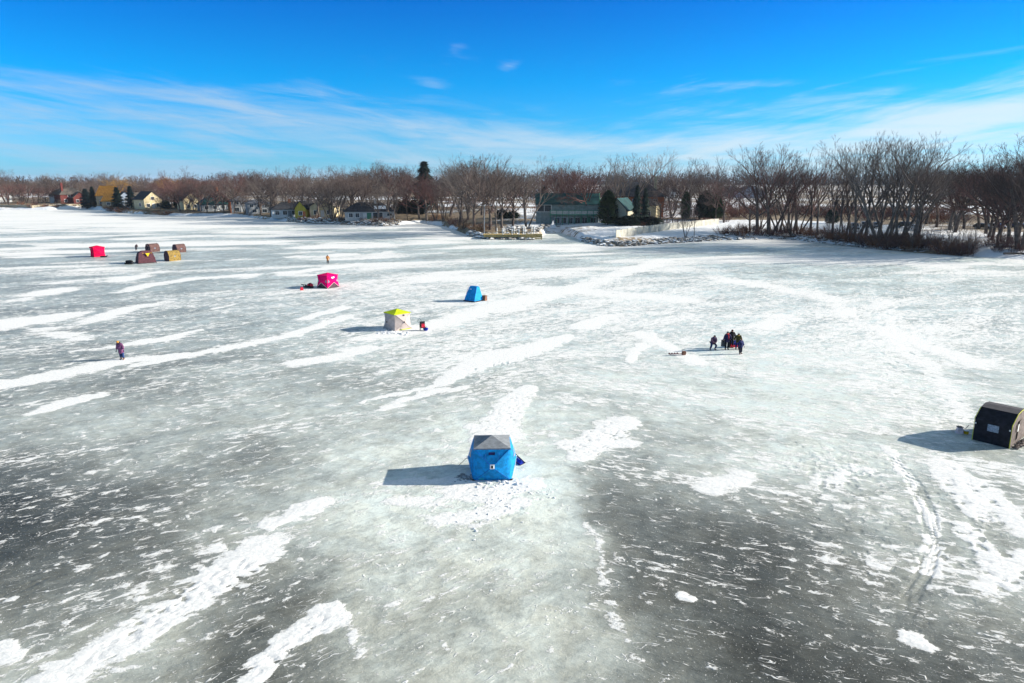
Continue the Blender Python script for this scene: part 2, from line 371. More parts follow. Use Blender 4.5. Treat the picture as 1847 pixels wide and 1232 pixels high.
def ice_material():
    m = bpy.data.materials.new('lake_ice'); m.use_nodes = True; k = NT(m.node_tree); b = k.n['Principled BSDF']
    geo = k.new('ShaderNodeNewGeometry'); pos = geo.outputs['Position']
    sep = k.new('ShaderNodeSeparateXYZ'); k.put(sep.inputs[0], pos)
    side = k.math('MULTIPLY', k.rng(sep.outputs[0], -2, 7), k.rng(sep.outputs[1], 75, 45))
    def both(sx, sy, sc, det, ro, ds=0.0):
        l = k.noise(k.tex(pos, 33, sx, sy), sc, det, ro, ds); r = k.noise(k.tex(pos, -24, sx, sy), sc, det, ro, ds)
        mx = k.new('ShaderNodeMix', data_type='FLOAT'); k.put(mx.inputs[0], side); k.put(mx.inputs[2], l); k.put(mx.inputs[3], r)
        return mx.outputs[0]
    A = both(1.8, 0.85, 1.9, 9, .72, .3)
    B = both(3.2, 1.0, .28, 5, .6, .35)
    Cc = both(2.4, .8, 5.5, 4, .65)
    Rg = both(2.0, .55, 1.1, 3, .5, .9)
    lum, cov, drift, groove = (k.attr(x) for x in ('lum', 'cov', 'drift', 'groove'))
    nn = k.math('ADD', k.math('MULTIPLY', A, .66), k.math('MULTIPLY', B, .34))
    A2 = both(1.5, .9, .95, 7, .64, .5)
    Df = k.noise(k.tex(pos, 12, 3.4, 1.0), .075, 5, .58, .5); fw = k.rng(sep.outputs[1], 55, 150, 0, .72)
    nn = k.math('ADD', k.math('MULTIPLY', nn, k.math('SUBTRACT', 1.0, fw)), k.math('MULTIPLY', Df, fw))
    zz = k.math('MULTIPLY', k.math('SUBTRACT', nn, .495), 15.0)
    zz = k.math('MAXIMUM', zz, k.math('SUBTRACT', k.math('MULTIPLY', k.math('SUBTRACT', A2, .5), k.math('MULTIPLY', k.math('SUBTRACT', 1.0, fw), k.math('SUBTRACT', 12.0, k.math('MULTIPLY', side, 7.0)))), .45))
    thr = k.math('MULTIPLY', k.math('SUBTRACT', cov, .50), 2.7)
    dr = k.math('MULTIPLY', k.math('SUBTRACT', drift, .20), 4.6)
    field = k.math('ADD', zz, k.math('MAXIMUM', thr, k.math('ADD', dr, k.math('MULTIPLY', thr, .35))))
    field = k.math('SUBTRACT', field, k.math('MULTIPLY', groove, 3.6))
    mask = k.rng(field, -.07, .10)
    dust = k.rng(field, -1.6, .1)                                    # thin blown snow round the flakes
    chips = k.math('MULTIPLY', k.rng(Cc, .64, .675), k.rng(cov, .02, .22))       # small white chips
    dots = k.rng(k.noise(pos, 15.0, 2, .5), .665, .70)
    vein = k.math('MULTIPLY', k.rng(k.math('ABSOLUTE', k.math('SUBTRACT', Rg, .5)), .016, .004), k.rng(k.noise(pos, .9, 3, .6), .50, .58))   # rims of old refrozen ripples
    fine = k.math('MAXIMUM', k.math('MAXIMUM', chips, k.math('MULTIPLY', dots, .7)), k.math('MULTIPLY', vein, .85))
    snow = k.math('MAXIMUM', k.math('MULTIPLY', mask, k.rng(field, -.1, .9, .72, 1.0)), fine)
    mot = k.noise(pos, .75, 7, .64, .5); mot2 = both(1.7, .9, 3.2, 6, .68, .4); mot3 = both(1.5, .8, .16, 4, .5, .4)
    mm = k.math('ADD', k.math('MULTIPLY', k.rng(mot, .30, .70, .48, 1.50, False), .55), k.math('MULTIPLY', k.rng(mot2, .3, .7, .5, 1.5, False), .45))
    mm = k.math('MULTIPLY', mm, k.rng(mot3, .32, .68, .74, 1.24, False))
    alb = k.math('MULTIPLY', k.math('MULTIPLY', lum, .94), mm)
    alb = k.math('ADD', alb, k.math('MULTIPLY', dust, k.math('MULTIPLY', lum, .10)))
    alb = k.math('MINIMUM', alb, .74)
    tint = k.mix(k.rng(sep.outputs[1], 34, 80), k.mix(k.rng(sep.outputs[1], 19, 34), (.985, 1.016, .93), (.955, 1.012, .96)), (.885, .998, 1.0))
    hue = k.noise(pos, .55, 5, .65, .6)
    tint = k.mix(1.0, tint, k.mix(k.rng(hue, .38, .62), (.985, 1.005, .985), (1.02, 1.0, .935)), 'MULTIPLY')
    cmb = k.new('ShaderNodeCombineColor'); [k.put(cmb.inputs[i], alb) for i in range(3)]
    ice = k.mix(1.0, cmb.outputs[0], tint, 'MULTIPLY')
    crumb = k.noise(pos, 6.0, 6, .68)
    snowc = k.mix(k.rng(crumb, .3, .7), (.68, .68, .66), (.86, .84, .80))
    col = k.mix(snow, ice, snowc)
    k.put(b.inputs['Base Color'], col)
    k.put(b.inputs['Roughness'], k.rng(snow, 0, 1, .45, .95, False))
    k.put(b.inputs['Specular IOR Level'], k.rng(snow, 0, 1, .12, .05, False))
    h = k.math('ADD', k.math('MULTIPLY', snow, .026), k.math('MULTIPLY', A, .07))
    h = k.math('ADD', h, k.math('MULTIPLY', crumb, .022)); h = k.math('SUBTRACT', h, k.math('MULTIPLY', groove, .03))
    bp = k.new('ShaderNodeBump'); bp.inputs['Strength'].default_value = .85; bp.inputs['Distance'].default_value = 1.0
    k.put(bp.inputs['Height'], h); k.put(b.inputs['Normal'], bp.outputs[0])
    return m
build_lake()

# ------------------------------------------------------------------ land beyond the shore
SHORE = [(-900, 374), (0, 379), (90, 379), (150, 376), (230, 385), (310, 389), (440, 392), (500, 398), (560, 403), (690, 408), (760, 402), (800, 408), (850, 427), (880, 431), (950, 432), (972, 431), (985, 421), (1008, 419), (1030, 426), (1052, 436), (1085, 443), (1120, 445), (1250, 436), (1300, 433), (1420, 431), (1500, 440), (1570, 449), (1680, 458), (1760, 463), (1847, 469), (2400, 474), (3600, 474)]
_sb = [math.atan2(P(*s).x, P(*s).y) for s in SHORE]; _sr = [P(*s).xy.length for s in SHORE]
def zland(b, r):
    t = r - np.interp(b, _sb, _sr)
    n = (fbm(np.cos(b) * r * .12 + 40, np.sin(b) * r * .12 + 80, 4) - .5)
    z = np.interp(t, [-6, -1, 0, 3, 7, 30, 150, 500, 9000], [-.9, -.2, .02, .8, 1.5, 2.1, 3.2, 4.0, 4.5])
    return z + n * np.interp(t, [-2, 0, 4, 60, 9000], [0.0, .5, .9, .8, 0.5])
def zat(p): return float(zland(np.array([math.atan2(p.x, p.y)]), np.array([p.xy.length]))[0])
def hit(px, py):                        # the land point seen at a survey position
    d = ray(px, py); q = np.geomspace(60, 4000, 6000) / math.hypot(d[0], d[1])
    x, y, z = d[0] * q, d[1] * q, CAM_H + d[2] * q
    k = np.argmax(np.maximum(zland(np.arctan2(x, y), np.hypot(x, y)), 0) >= z)
    return Vector((x[k], y[k], z[k]))
def build_land():
    b = np.radians(np.concatenate([np.linspace(-80, -40, 40), np.linspace(-39.8, 39.8, 640), np.linspace(40, 80, 40)]))
    t = np.concatenate([[-6, -3], np.linspace(-2, 14, 33), np.geomspace(15, 9000, 120)])
    Bb, T = np.meshgrid(b, t); Rr = np.interp(Bb, _sb, _sr) + T
    X, Y = Rr * np.sin(Bb), Rr * np.cos(Bb); Z = zland(Bb, Rr)
    dirt = np.zeros_like(X)
    for pts, hw, a in [([(780, 405), (830, 411), (880, 413), (940, 417)], 3, .9), ([(700, 412), (820, 398), (860, 400)], 4, .6), ([(880, 405), (960, 400), (1000, 402)], 5, .5), ([(0, 376), (150, 375)], 6, .7),
                       ([(1330, 424), (1500, 432), (1600, 440), (1700, 448)], 3.5, .6), ([(1120, 405), (1300, 395)], 4, .4), ([(230, 376), (420, 380)], 5, .3), ([(450, 392), (560, 397), (690, 400)], 4, .85)]:
        dirt = np.maximum(dirt, a * stroke(X, Y, [P(*p, 1.5)[:2] for p in pts], hw, .8))
    nn_ = fbm(X * .05, Y * .05, 4)
    dirt = np.maximum(dirt, .95 * np.clip((T - 3) / 4, 0, 1) * np.clip((190 - T) / 60, 0, 1) * np.clip((-Bb + .02) / .06, 0, 1) * np.clip(nn_ * 2.2 - .35, 0, 1))
    dirt = np.maximum(dirt, .35 * np.clip((T - 120) / 80, 0, 1))
    dirt = np.maximum(dirt, .8 * np.clip((T - 45) / 15, 0, 1) * np.clip((140 - T) / 30, 0, 1) * np.clip((Bb - .25) / .06, 0, 1))
    m = bpy.data.materials.new('land'); m.use_nodes = True; k = NT(m.node_tree); bs = k.n['Principled BSDF']
    pos = k.new('ShaderNodeNewGeometry').outputs['Position']
    n1 = k.noise(k.tex(pos, 0, 3.5, 1.0), .05, 6, .6); n2 = k.noise(k.tex(pos, 0, 3.5, 1.0), .012, 5, .55); n3 = k.noise(pos, .9, 5, .6)
    f = k.math('ADD', k.math('ADD', k.math('MULTIPLY', n1, .45), k.math('MULTIPLY', n2, .35)), k.math('MULTIPLY', n3, .2))
    f = k.math('ADD', f, k.math('MULTIPLY', k.attr('dirt'), .16))
    soil = k.mix(k.rng(n3, .35, .65), (.085, .058, .038), (.26, .19, .105)); snow = k.mix(k.rng(n1, .3, .7), (.70, .72, .74), (.82, .82, .82))
    k.put(bs.inputs['Base Color'], k.mix(k.rng(f, .515, .56), snow, soil)); bs.inputs['Roughness'].default_value = .92
    bp = k.new('ShaderNodeBump'); bp.inputs['Distance'].default_value = .5; bp.inputs['Strength'].default_value = .6
    k.put(bp.inputs['Height'], n3); k.put(bs.inputs['Normal'], bp.outputs[0])
    grid_mesh('snowy_ground', X, Y, Z, dict(dirt=dirt), m)
build_land()

# ------------------------------------------------------------------ materials
blue = mat('blue_canvas', (.001, .225, .54), .75, .14, 5, bump=.35, bscale=7)
blue2 = mat('azure_canvas', (.001, .26, .62), .72, .1, 4, bump=.12, bscale=14)
grey_roof = mat('grey_canvas', (.22, .235, .25), .75, .1, 4, bump=.08)
black = mat('black_canvas', (.014, .014, .02), .85, .2, 4, bump=.15, bscale=12)
dark = mat('dark_grey_plastic', (.03, .03, .035), .6, .2)
taupe = mat('taupe_canvas', (.17, .135, .12), .85, .18, 4, bump=.4, bscale=6)
pink = mat('pink_canvas', (.78, .002, .13), .8, .1, 4, bump=.1, spec=.04)
red = mat('crimson_canvas', (.75, .003, .06), .8, .1, 4, bump=.1, spec=.04)
plum = mat('plum_canvas', (.085, .05, .062), .8, .15, 4, bump=.1)
maroon = mat('maroon_canvas', (.095, .035, .045), .8, .15, 4, bump=.12)
brown = mat('brown_canvas', (.13, .072, .065), .85, .15, 4, bump=.12)
camo = mat('straw_camouflage', (.42, .27, .06), .85, .2, 7, col2=(.09, .065, .03), bump=.2)
beige = mat('pale_beige_canvas', (.46, .385, .355), .8, .06, 3, bump=.08)
lime = mat('lime_canvas', (.50, .60, .01), .75, .08, 3)
white = mat('white_paint', (.78, .78, .75), .6, .06, 4)
yellow = mat('yellow_cloth', (.75, .48, .01), .7, .08)
yrope = mat('yellow_trim', (.62, .62, .05), .6, .05)
clear = mat('cloudy_clear_window', (.22, .27, .34), .25, .15, 9)
navy = mat('navy_fabric', (.012, .018, .09), .8, .2)
royal = mat('royal_blue_fabric', (.015, .04, .36), .7, .2)
purple = mat('mauve_parka', (.19, .07, .16), .85, .2, 6, bump=.2)
jean = mat('blue_denim', (.025, .055, .16), .9, .2)
boot_m = mat('brown_boot', (.17, .075, .04), .8, .2)
blk = mat('black_fabric', (.012, .012, .016), .85, .2)
skin = mat('skin', (.48, .25, .17), .55, .05)
orange = mat('tan_orange_coat', (.52, .22, .06), .85, .15)
olive = mat('olive_coat', (.05, .045, .012), .9, .2)
olive_y = mat('mustard_coat', (.30, .24, .015), .9, .2)
redf = mat('red_fabric', (.55, .012, .02), .7, .15)
redpl = mat('red_plastic', (.62, .02, .05), .4, .1)
wood = mat('raw_wood', (.23, .11, .07), .8, .2)
steel = mat('grey_metal', (.35, .36, .37), .4, .1, metal=.8)
rubber = mat('black_rubber', (.015, .015, .015), .8, .2)

# ------------------------------------------------------------------ hub shelters (four walls pushed out by a hub, pyramid roof)
class Hub:
    def __init__(s, a, at, h, rise, bulge, pinch, rnd=1.0): s.a, s.at, s.h, s.rise, s.b, s.c, s.rnd = a, at, h, rise, bulge, pinch, rnd
    def S(s, k, u, v, off=0.0):
        q = 4 * v * (1 - v); w = s.a + (s.at - s.a) * v - s.c * q
        pyr = max(0.0, 1 - max(abs(u), abs(2 * v - 1))) ** s.rnd
        y = -(w + (s.b + s.c) * pyr + off); x = u * w; t = k * math.pi / 2
        return (x * math.cos(t) - y * math.sin(t), x * math.sin(t) + y * math.cos(t), v * s.h)
    @staticmethod
    def square(n, m):                    # concentric square rings: creases fall on the diagonals
        per = [(-1 + 2 * i / n, -1) for i in range(n)] + [(1, -1 + 2 * i / n) for i in range(n)] + [(1 - 2 * i / n, 1) for i in range(n)] + [(-1, 1 - 2 * i / n) for i in range(n)]
        L = len(per); pts = [(0, 0)] + [(x * r / m, y * r / m) for r in range(1, m + 1) for x, y in per]
        fs = [(0, 1 + j, 1 + (j + 1) % L) for j in range(L)]
        for r in range(m - 1):
            a = 1 + r * L; fs += [(a + j, a + L + j, a + L + (j + 1) % L, a + (j + 1) % L) for j in range(L)]
        return pts, fs
    def walls(s):
        m = MB(); pts, fs = s.square(10, 10)
        for k in range(4): m.add([s.S(k, u, (v + 1) / 2) for u, v in pts], fs)
        return m
    def roof(s):
        m = MB(); e = s.at + .025; pts, fs = s.square(8, 6)
        m.add([(u * e, v * e, s.h + .012 + s.rise * (1 - max(abs(u), abs(v))) ** 1.12) for u, v in pts], fs)
        for k in range(4):                       # hem hanging over the wall
            t = k * math.pi / 2; r = lambda x, y, z: (x * math.cos(t) - y * math.sin(t), x * math.sin(t) + y * math.cos(t), z)
            m.add([r(-e, -e, s.h + .012), r(e, -e, s.h + .012), r(e, -e - .006, s.h - .07), r(-e, -e - .006, s.h - .07)], [(0, 1, 2, 3)])
        return m
    def decal(s, k, poly, off=.012, n=5):
        m = MB(); cu = sum(p[0] for p in poly) / len(poly); cv = sum(p[1] for p in poly) / len(poly)
        for i in range(len(poly)):
            a, b = poly[i], poly[(i + 1) % len(poly)]; vs = []; idx = {}
            for p in range(n + 1):
                for q in range(n + 1 - p):
                    l0, l1 = p / n, q / n; l2 = 1 - l0 - l1
                    idx[p, q] = len(vs); vs.append(s.S(k, cu * l2 + a[0] * l0 + b[0] * l1, cv * l2 + a[1] * l0 + b[1] * l1, off))
            fs = []
            for p in range(n):
                for q in range(n - p):
                    fs.append((idx[p, q], idx[p + 1, q], idx[p, q + 1]))
                    if p + q < n - 1: fs.append((idx[p + 1, q], idx[p + 1, q + 1], idx[p, q + 1]))
            m.add(vs, fs)
        return m
    def seam(s, k, pts, r=.012, off=.01):
        path = []
        for a, b in zip(pts[:-1], pts[1:]):
            for i in range(9): path.append(s.S(k, a[0] + (b[0] - a[0]) * i / 8, a[1] + (b[1] - a[1]) * i / 8, off))
        return MB().tube(path, r, 4)
    def pole_caps(s, root, m_):
        for k in range(4):
            c = s.S(k, 0, .5, .0); t = k * math.pi / 2
            MB().box((c[0], c[1], c[2]), (.13, .05, .13), t).build('hub_cap', m_, root)

def corner_tent(px, py, hub, rz, wall_m, roof_m, label, front_corner=True):
    """place so that the corner nearest the camera stands at the survey point"""
    p = P(px, py)
    off = Vector((math.cos(rz) * hub.a + math.sin(rz) * hub.a, math.sin(rz) * hub.a - math.cos(rz) * hub.a, 0))   # local (a,-a)
    if not front_corner: off = Vector((math.sin(rz) * (hub.a), -math.cos(rz) * hub.a, 0))
    r = empty('ice_shelter', p - off, rz, label, 'ice shelter')
    hub.walls().build('wall', wall_m, r)
    hub.roof().build('roof', roof_m, r)
    return r

# big blue shelter with the grey roof
hb = Hub(.96, .92, 1.72, .36, .34, .05, .78)
t1 = corner_tent(888, 866, hb, R(2), blue, grey_roof, 'bright blue hub shelter with grey pyramid roof in the foreground', False)
hb.pole_caps(t1, white)
hb.decal(0, [(-.20, .83), (.16, .83), (.16, .905), (-.20, .905)], .014).build('vent', navy, t1)
pl = hb.decal(0, [(-.13, .44), (.13, .44), (.13, .58), (-.13, .58)], .05).build('logo_patch', white, t1)
hb.decal(0, [(-.06, .465), (.05, .465), (.05, .55), (-.06, .55)], .06).build('emblem', blk, pl)
hb.decal(0, [(-.72, .035), (-.46, .035), (-.46, .085), (-.72, .085)], .012).build('label_tag', mat('teal_tag', (.03, .35, .42), .7), t1)
hb.seam(0, [(-1, 0), (0, .5), (1, 1)]).build('seam', mat('blue_seam', (.004, .10, .42), .8), t1)
hb.seam(0, [(1, 0), (0, .5), (-1, 1)]).build('seam', MATS['blue_seam'], t1)
hb.seam(0, [(-.35, .88), (-.42, .72), (-.25, .60), (0, .56), (.25, .60), (.42, .72), (.35, .88)], .008).build('door_zipper', MATS['blue_seam'], t1)
hb.decal(1, [(-.55, .62), (-.20, .62), (-.28, .84), (-.50, .84)], .014).build('window', clear, t1)
hb.decal(3, [(.3, .62), (.6, .62), (.55, .86), (.35, .86)], .014).build('window', clear, t1)
MB().tube([(-1.30, -.05, .88), (-1.75, -.32, .55)], .014, 5).build('guy_pole', dark, t1)
MB().tube([(1.26, -.02, .88), (1.20, -.3, .35), (1.05, -.75, .02)], .012, 5).build('guy_rope', white, t1)
for k_ in range(4):
    c = hb.S(k_, 1, 0); MB().box((c[0], c[1], .03), (.13, .13, .06), .6).tube([(c[0], c[1], 0), (c[0] * 1.12, c[1] * 1.12, .12)], .015, 5).build('anchor_foot', dark, t1)

# pink shelter with dark lower triangles
hp = Hub(1.14, 1.02, 1.80, .30, .20, .09)
t2 = corner_tent(591, 521, hp, R(-33.5), pink, pink, 'hot pink hub shelter with dark triangles around its base')
for k_ in range(4):
    hp.decal(k_, [(-1, 0), (1, 0), (0.12, .40), (-.12, .40)], .015, 8).build('lower_panel', plum, t2)
    hp.seam(k_, [(-1, .02), (-.12, .41), (.12, .41), (1, .02)], .018, .02).build('piping', white, t2)
    hp.decal(k_, [(-.95, .42), (-.62, .52), (-.86, .70)], .015).build('window', clear, t2)
    hp.decal(k_, [(.95, .42), (.62, .52), (.86, .70)], .015).build('window', clear, t2)
hp.decal(1, [(-.30, .78), (-.05, .76), (.28, .80), (.25, .88), (-.28, .87)], .02).build('logo_patch', white, t2)
hp.pole_caps(t2, pink)

# beige shelter with the lime roof
hl = Hub(1.10, .98, 1.72, .36, .26, .12)
t3 = corner_tent(712, 598, hl, R(-47), beige, lime, 'pale beige hub shelter with bright lime green roof')
hl.decal(1, [(-.05, .84), (.2, .84), (.2, .93), (-.05, .93)], .015).build('vent', dark, t3)
hl.decal(1, [(.35, .55), (.62, .62), (.48, .80)], .015).build('window', mat('cream_window', (.7, .66, .55), .4), t3)
hl.decal(1, [(-.5, .015), (.75, .015), (.75, .06), (-.5, .06)], .02, 8).build('hem_strip', lime, t3)
for k_ in range(4):
    sm = mat('mauve_seam', (.42, .34, .33), .8)
    hl.seam(k_, [(-1, 0), (0, .5), (1, 1)], .012).build('seam', sm, t3); hl.seam(k_, [(1, 0), (0, .5), (-1, 1)], .012).build('seam', sm, t3)
hl.pole_caps(t3, dark)
# far left crimson shelter
hr = Hub(1.05, 1.08, 1.90, .32, .16, .08)
t4 = corner_tent(170, 464, hr, R(-42), red, red, 'crimson red hub shelter standing alone at far left of the ice')
hr.decal(0, [(-.70, .80), (-.1, .80), (-.1, .88), (-.70, .88)], .02).build('logo_patch', mat('pale_pink_print', (.8, .35, .4), .7), t4)
hr.pole_caps(t4, red)
MB().box((0, 0, .03), (2.25, 2.25, .05)).build('floor_skirt', mat('dark_red', (.20, .01, .02), .8), t4)

# ------------------------------------------------------------------ flip-over and cabin shelters
def rings(rs, n=6):
    """stack of rectangles (z, half x, half y, centre x, centre y) joined by walls"""
    m = MB(); vs = []
    for z, hx, hy, cx, cy in rs:
        vs += [(cx - hx, cy - hy, z), (cx + hx, cy - hy, z), (cx + hx, cy + hy, z), (cx - hx, cy + hy, z)]
    fs = []
    for i in range(len(rs) - 1):
        for j in range(4): fs.append((4 * i + j, 4 * i + (j + 1) % 4, 4 * i + 4 + (j + 1) % 4, 4 * i + 4 + j))
    L = 4 * (len(rs) - 1); fs += [(3, 2, 1, 0), (L, L + 1, L + 2, L + 3)]
    return m.add(vs, fs)

# black cabin shelter at the right edge: a prism with bulging shoulders, its dark long side towards us
A_, B_ = P(1754, 793), P(1819, 809); ax = (B_ - A_); Lb = ax.length; rzb = math.atan2(ax.y, ax.x)
Wd = 2.9
rb = empty('ice_shelter', A_, rzb, 'black cabin shelter with grey window at right edge of the photo', 'ice shelter')
prof = [(0, 0), (-.05, .5), (-.12, 1.40), (.72, 1.90), (1.45, 1.99), (Wd - .72, 1.90), (Wd + .12, 1.40), (Wd + .06, .5), (Wd, 0)]
MB().prism([prof[i] for i in (0, 1, 2, 3, 4, 5, 6, 7, 8)], 0, Lb).build('shell', black, rb)
mb = MB(); e0 = [(Lb + .012, y, z) for y, z in prof]; mb.add([(Lb + .015 + .03 * random.random(), y, z) for y, z in prof] + [(Lb + .10, Wd / 2, .9)], [(i, (i + 1) % 9, 9) for i in range(9)])
ef = mb.build('end_wall', taupe, rb)
MB().add([(-.012, y, z) for y, z in prof], [tuple(range(9))]).build('end_wall', taupe, rb)
MB().add([(-.02, .70, 1.915), (Lb + .02, .70, 1.915), (Lb + .02, 1.45, 2.005), (-.02, 1.45, 2.005)], [(0, 1, 2, 3)]).add([(-.02, 1.45, 2.005), (Lb + .02, 1.45, 2.005), (Lb + .02, Wd - .70, 1.915), (-.02, Wd - .70, 1.915)], [(0, 1, 2, 3)]).build('roof_panel', mat('dark_grey_canvas', (.075, .07, .075), .85, .1), rb)  # roof strip coloured a paler grey than the black shell
MB().tube([(Lb + .03, y - (.02 if y < 1 else -.02), z) for y, z in prof], .018, 5).build('trim', yrope, rb)
MB().tube([(-.03, y - .02, z) for y, z in prof[:4]], .018, 5).build('trim', yrope, rb)
xw = Lb * .52
MB().add([(xw - .28, -.11, .78), (xw + .28, -.11, .78), (xw + .28, -.135, 1.20), (xw - .28, -.135, 1.20)], [(0, 1, 2, 3)]).build('window', clear, rb)
for xx in (.05, Lb - .05): MB().ball((xx, -.14, 1.10), .05, 8).build('hub_cap', white, rb)
MB().add([(Lb + .13, .85, .35), (Lb + .13, 1.55, .35), (Lb + .13, 1.55, 1.5), (Lb + .13, .85, 1.5)], [(0, 1, 2, 3)]).build('door_flap', taupe, rb)
mbx = MB()
for i in range(26): mbx.ball((Lb + .15 + random.random() * .25, .2 + i * .085, .06), (.10, .09, .08), 6, jit=.3)
mbx.build('fabric_skirt', taupe, rb)
MB().add([(Lb + .14, .62, .9), (Lb + .14, .80, .9), (Lb + .14, .80, 1.35), (Lb + .14, .62, 1.35)], [(0, 1, 2, 3)]).build('window', white, rb)
# blue flip shelter
pf = P(856, 545.5); rzf = R(-37); av, bv = .86, .86
cf = pf - Vector((math.cos(rzf) * av + math.sin(rzf) * bv, math.sin(rzf) * av - math.cos(rzf) * bv, 0))
tf = empty('ice_shelter', cf, rzf, 'small plain blue flip shelter with sloping sides, on the snow mid lake', 'ice shelter')
rings([(.10, av, bv, 0, 0), (.6, .80, .72, 0, .03), (1.80, .60, .26, .02, .16), (1.88, .5, .18, .02, .16)]).build('canopy', blue2, tf)
MB().box((0, 0, .06), (1.84, 1.84, .12), top=1.04).build('sled_base', dark, tf)
MB().add([(-.38, -.325, 1.50), (-.05, -.325, 1.50), (-.05, -.305, 1.56), (-.38, -.305, 1.56)], [(0, 1, 2, 3)]).build('logo_print', white, tf)
for sx in (-1, 1): MB().tube([(sx * .83, -.76, .2), (sx * .62, -.27, 1.80)], .02, 5).build('pole_sleeve', mat('deep_blue', (.003, .09, .36), .8), tf)
# maroon flip shelter with the yellow emblem
pm = P(250, 477); rzm = R(42)
tm = empty('ice_shelter', P(263.5, 474), rzm, 'large maroon flip shelter with yellow triangular emblem', 'ice shelter')
rings([(0, 1.55, 1.1, 0, 0), (.9, 1.42, .95, 0, .02), (1.9, 1.15, .62, 0, .05), (2.22, .75, .42, .15, .08), (2.30, .25, .12, .15, .08)]).build('canopy', maroon, tm)
MB().add([(-.15, -.90, 1.85), (.62, -.90, 1.85), (.36, -1.0, 1.48), (.2, -1.07, 1.2), (.05, -1.0, 1.48)], [(0, 1, 2, 3, 4)][:1]).build('emblem', yellow, tm)
MB().add([(-.62, -.70, 1.84), (-.48, -.70, 1.90), (-.42, -.72, 1.80)], [(0, 1, 2)]).build('corner_print', yellow, tm); MB().add([(.82, -.70, 1.90), (.98, -.70, 1.84), (.86, -.74, 1.74)], [(0, 1, 2)]).build('corner_print', yellow, tm)
MB().box((0, 0, .04), (3.2, 2.3, .08)).build('sled_base', dark, tm)
# two brown cabin shelters and the camouflage one
def cabin(px, py, rz, L, Wc, H, m_side, m_end, label, m_roof=None):
    r = empty('ice_shelter', P(px, py), rz, label, 'ice shelter')
    w = Wc / 2
    pr = [(-w * .92, 0), (-w, .55 * H), (-w * .62, .92 * H), (0, H), (w * .62, .92 * H), (w, .55 * H), (w * .92, 0)]
    MB().prism(pr, -L / 2, L / 2).build('shell', m_side, r)
    for sx in (-1, 1):
        MB().add([(sx * (L / 2 + .012), y, z) for y, z in pr], [tuple(range(7))]).build('end_wall', m_end, r)
        MB().tube([(sx * (L / 2 + .01), y * 1.01, z) for y, z in pr], .03, 5).build('pole', m_end, r)
    MB().add([(L / 2 + .03, -w * .35, .1), (L / 2 + .03, w * .35, .1), (L / 2 + .03, w * .3, .8 * H), (L / 2 + .03, -w * .3, .8 * H)], [(0, 1, 2, 3)]).build('door_flap', m_end, r)
    MB().box((0, -w * .97, .45 * H), (.30, .05, .22)).build('window', clear, r)
    return r
cabin(276, 454, R(58), 2.1, 1.9, 1.75, brown, plum, 'brown cabin shelter directly behind the maroon emblem shelter')
cabin(324, 455, R(56), 2.0, 1.8, 1.75, brown, plum, 'brown cabin shelter behind the straw camouflage shelter, rightmost of the far group')
cabin(312, 470, R(55), 2.3, 1.8, 1.95, camo, plum, 'straw yellow camouflage cabin shelter with dark end wall')

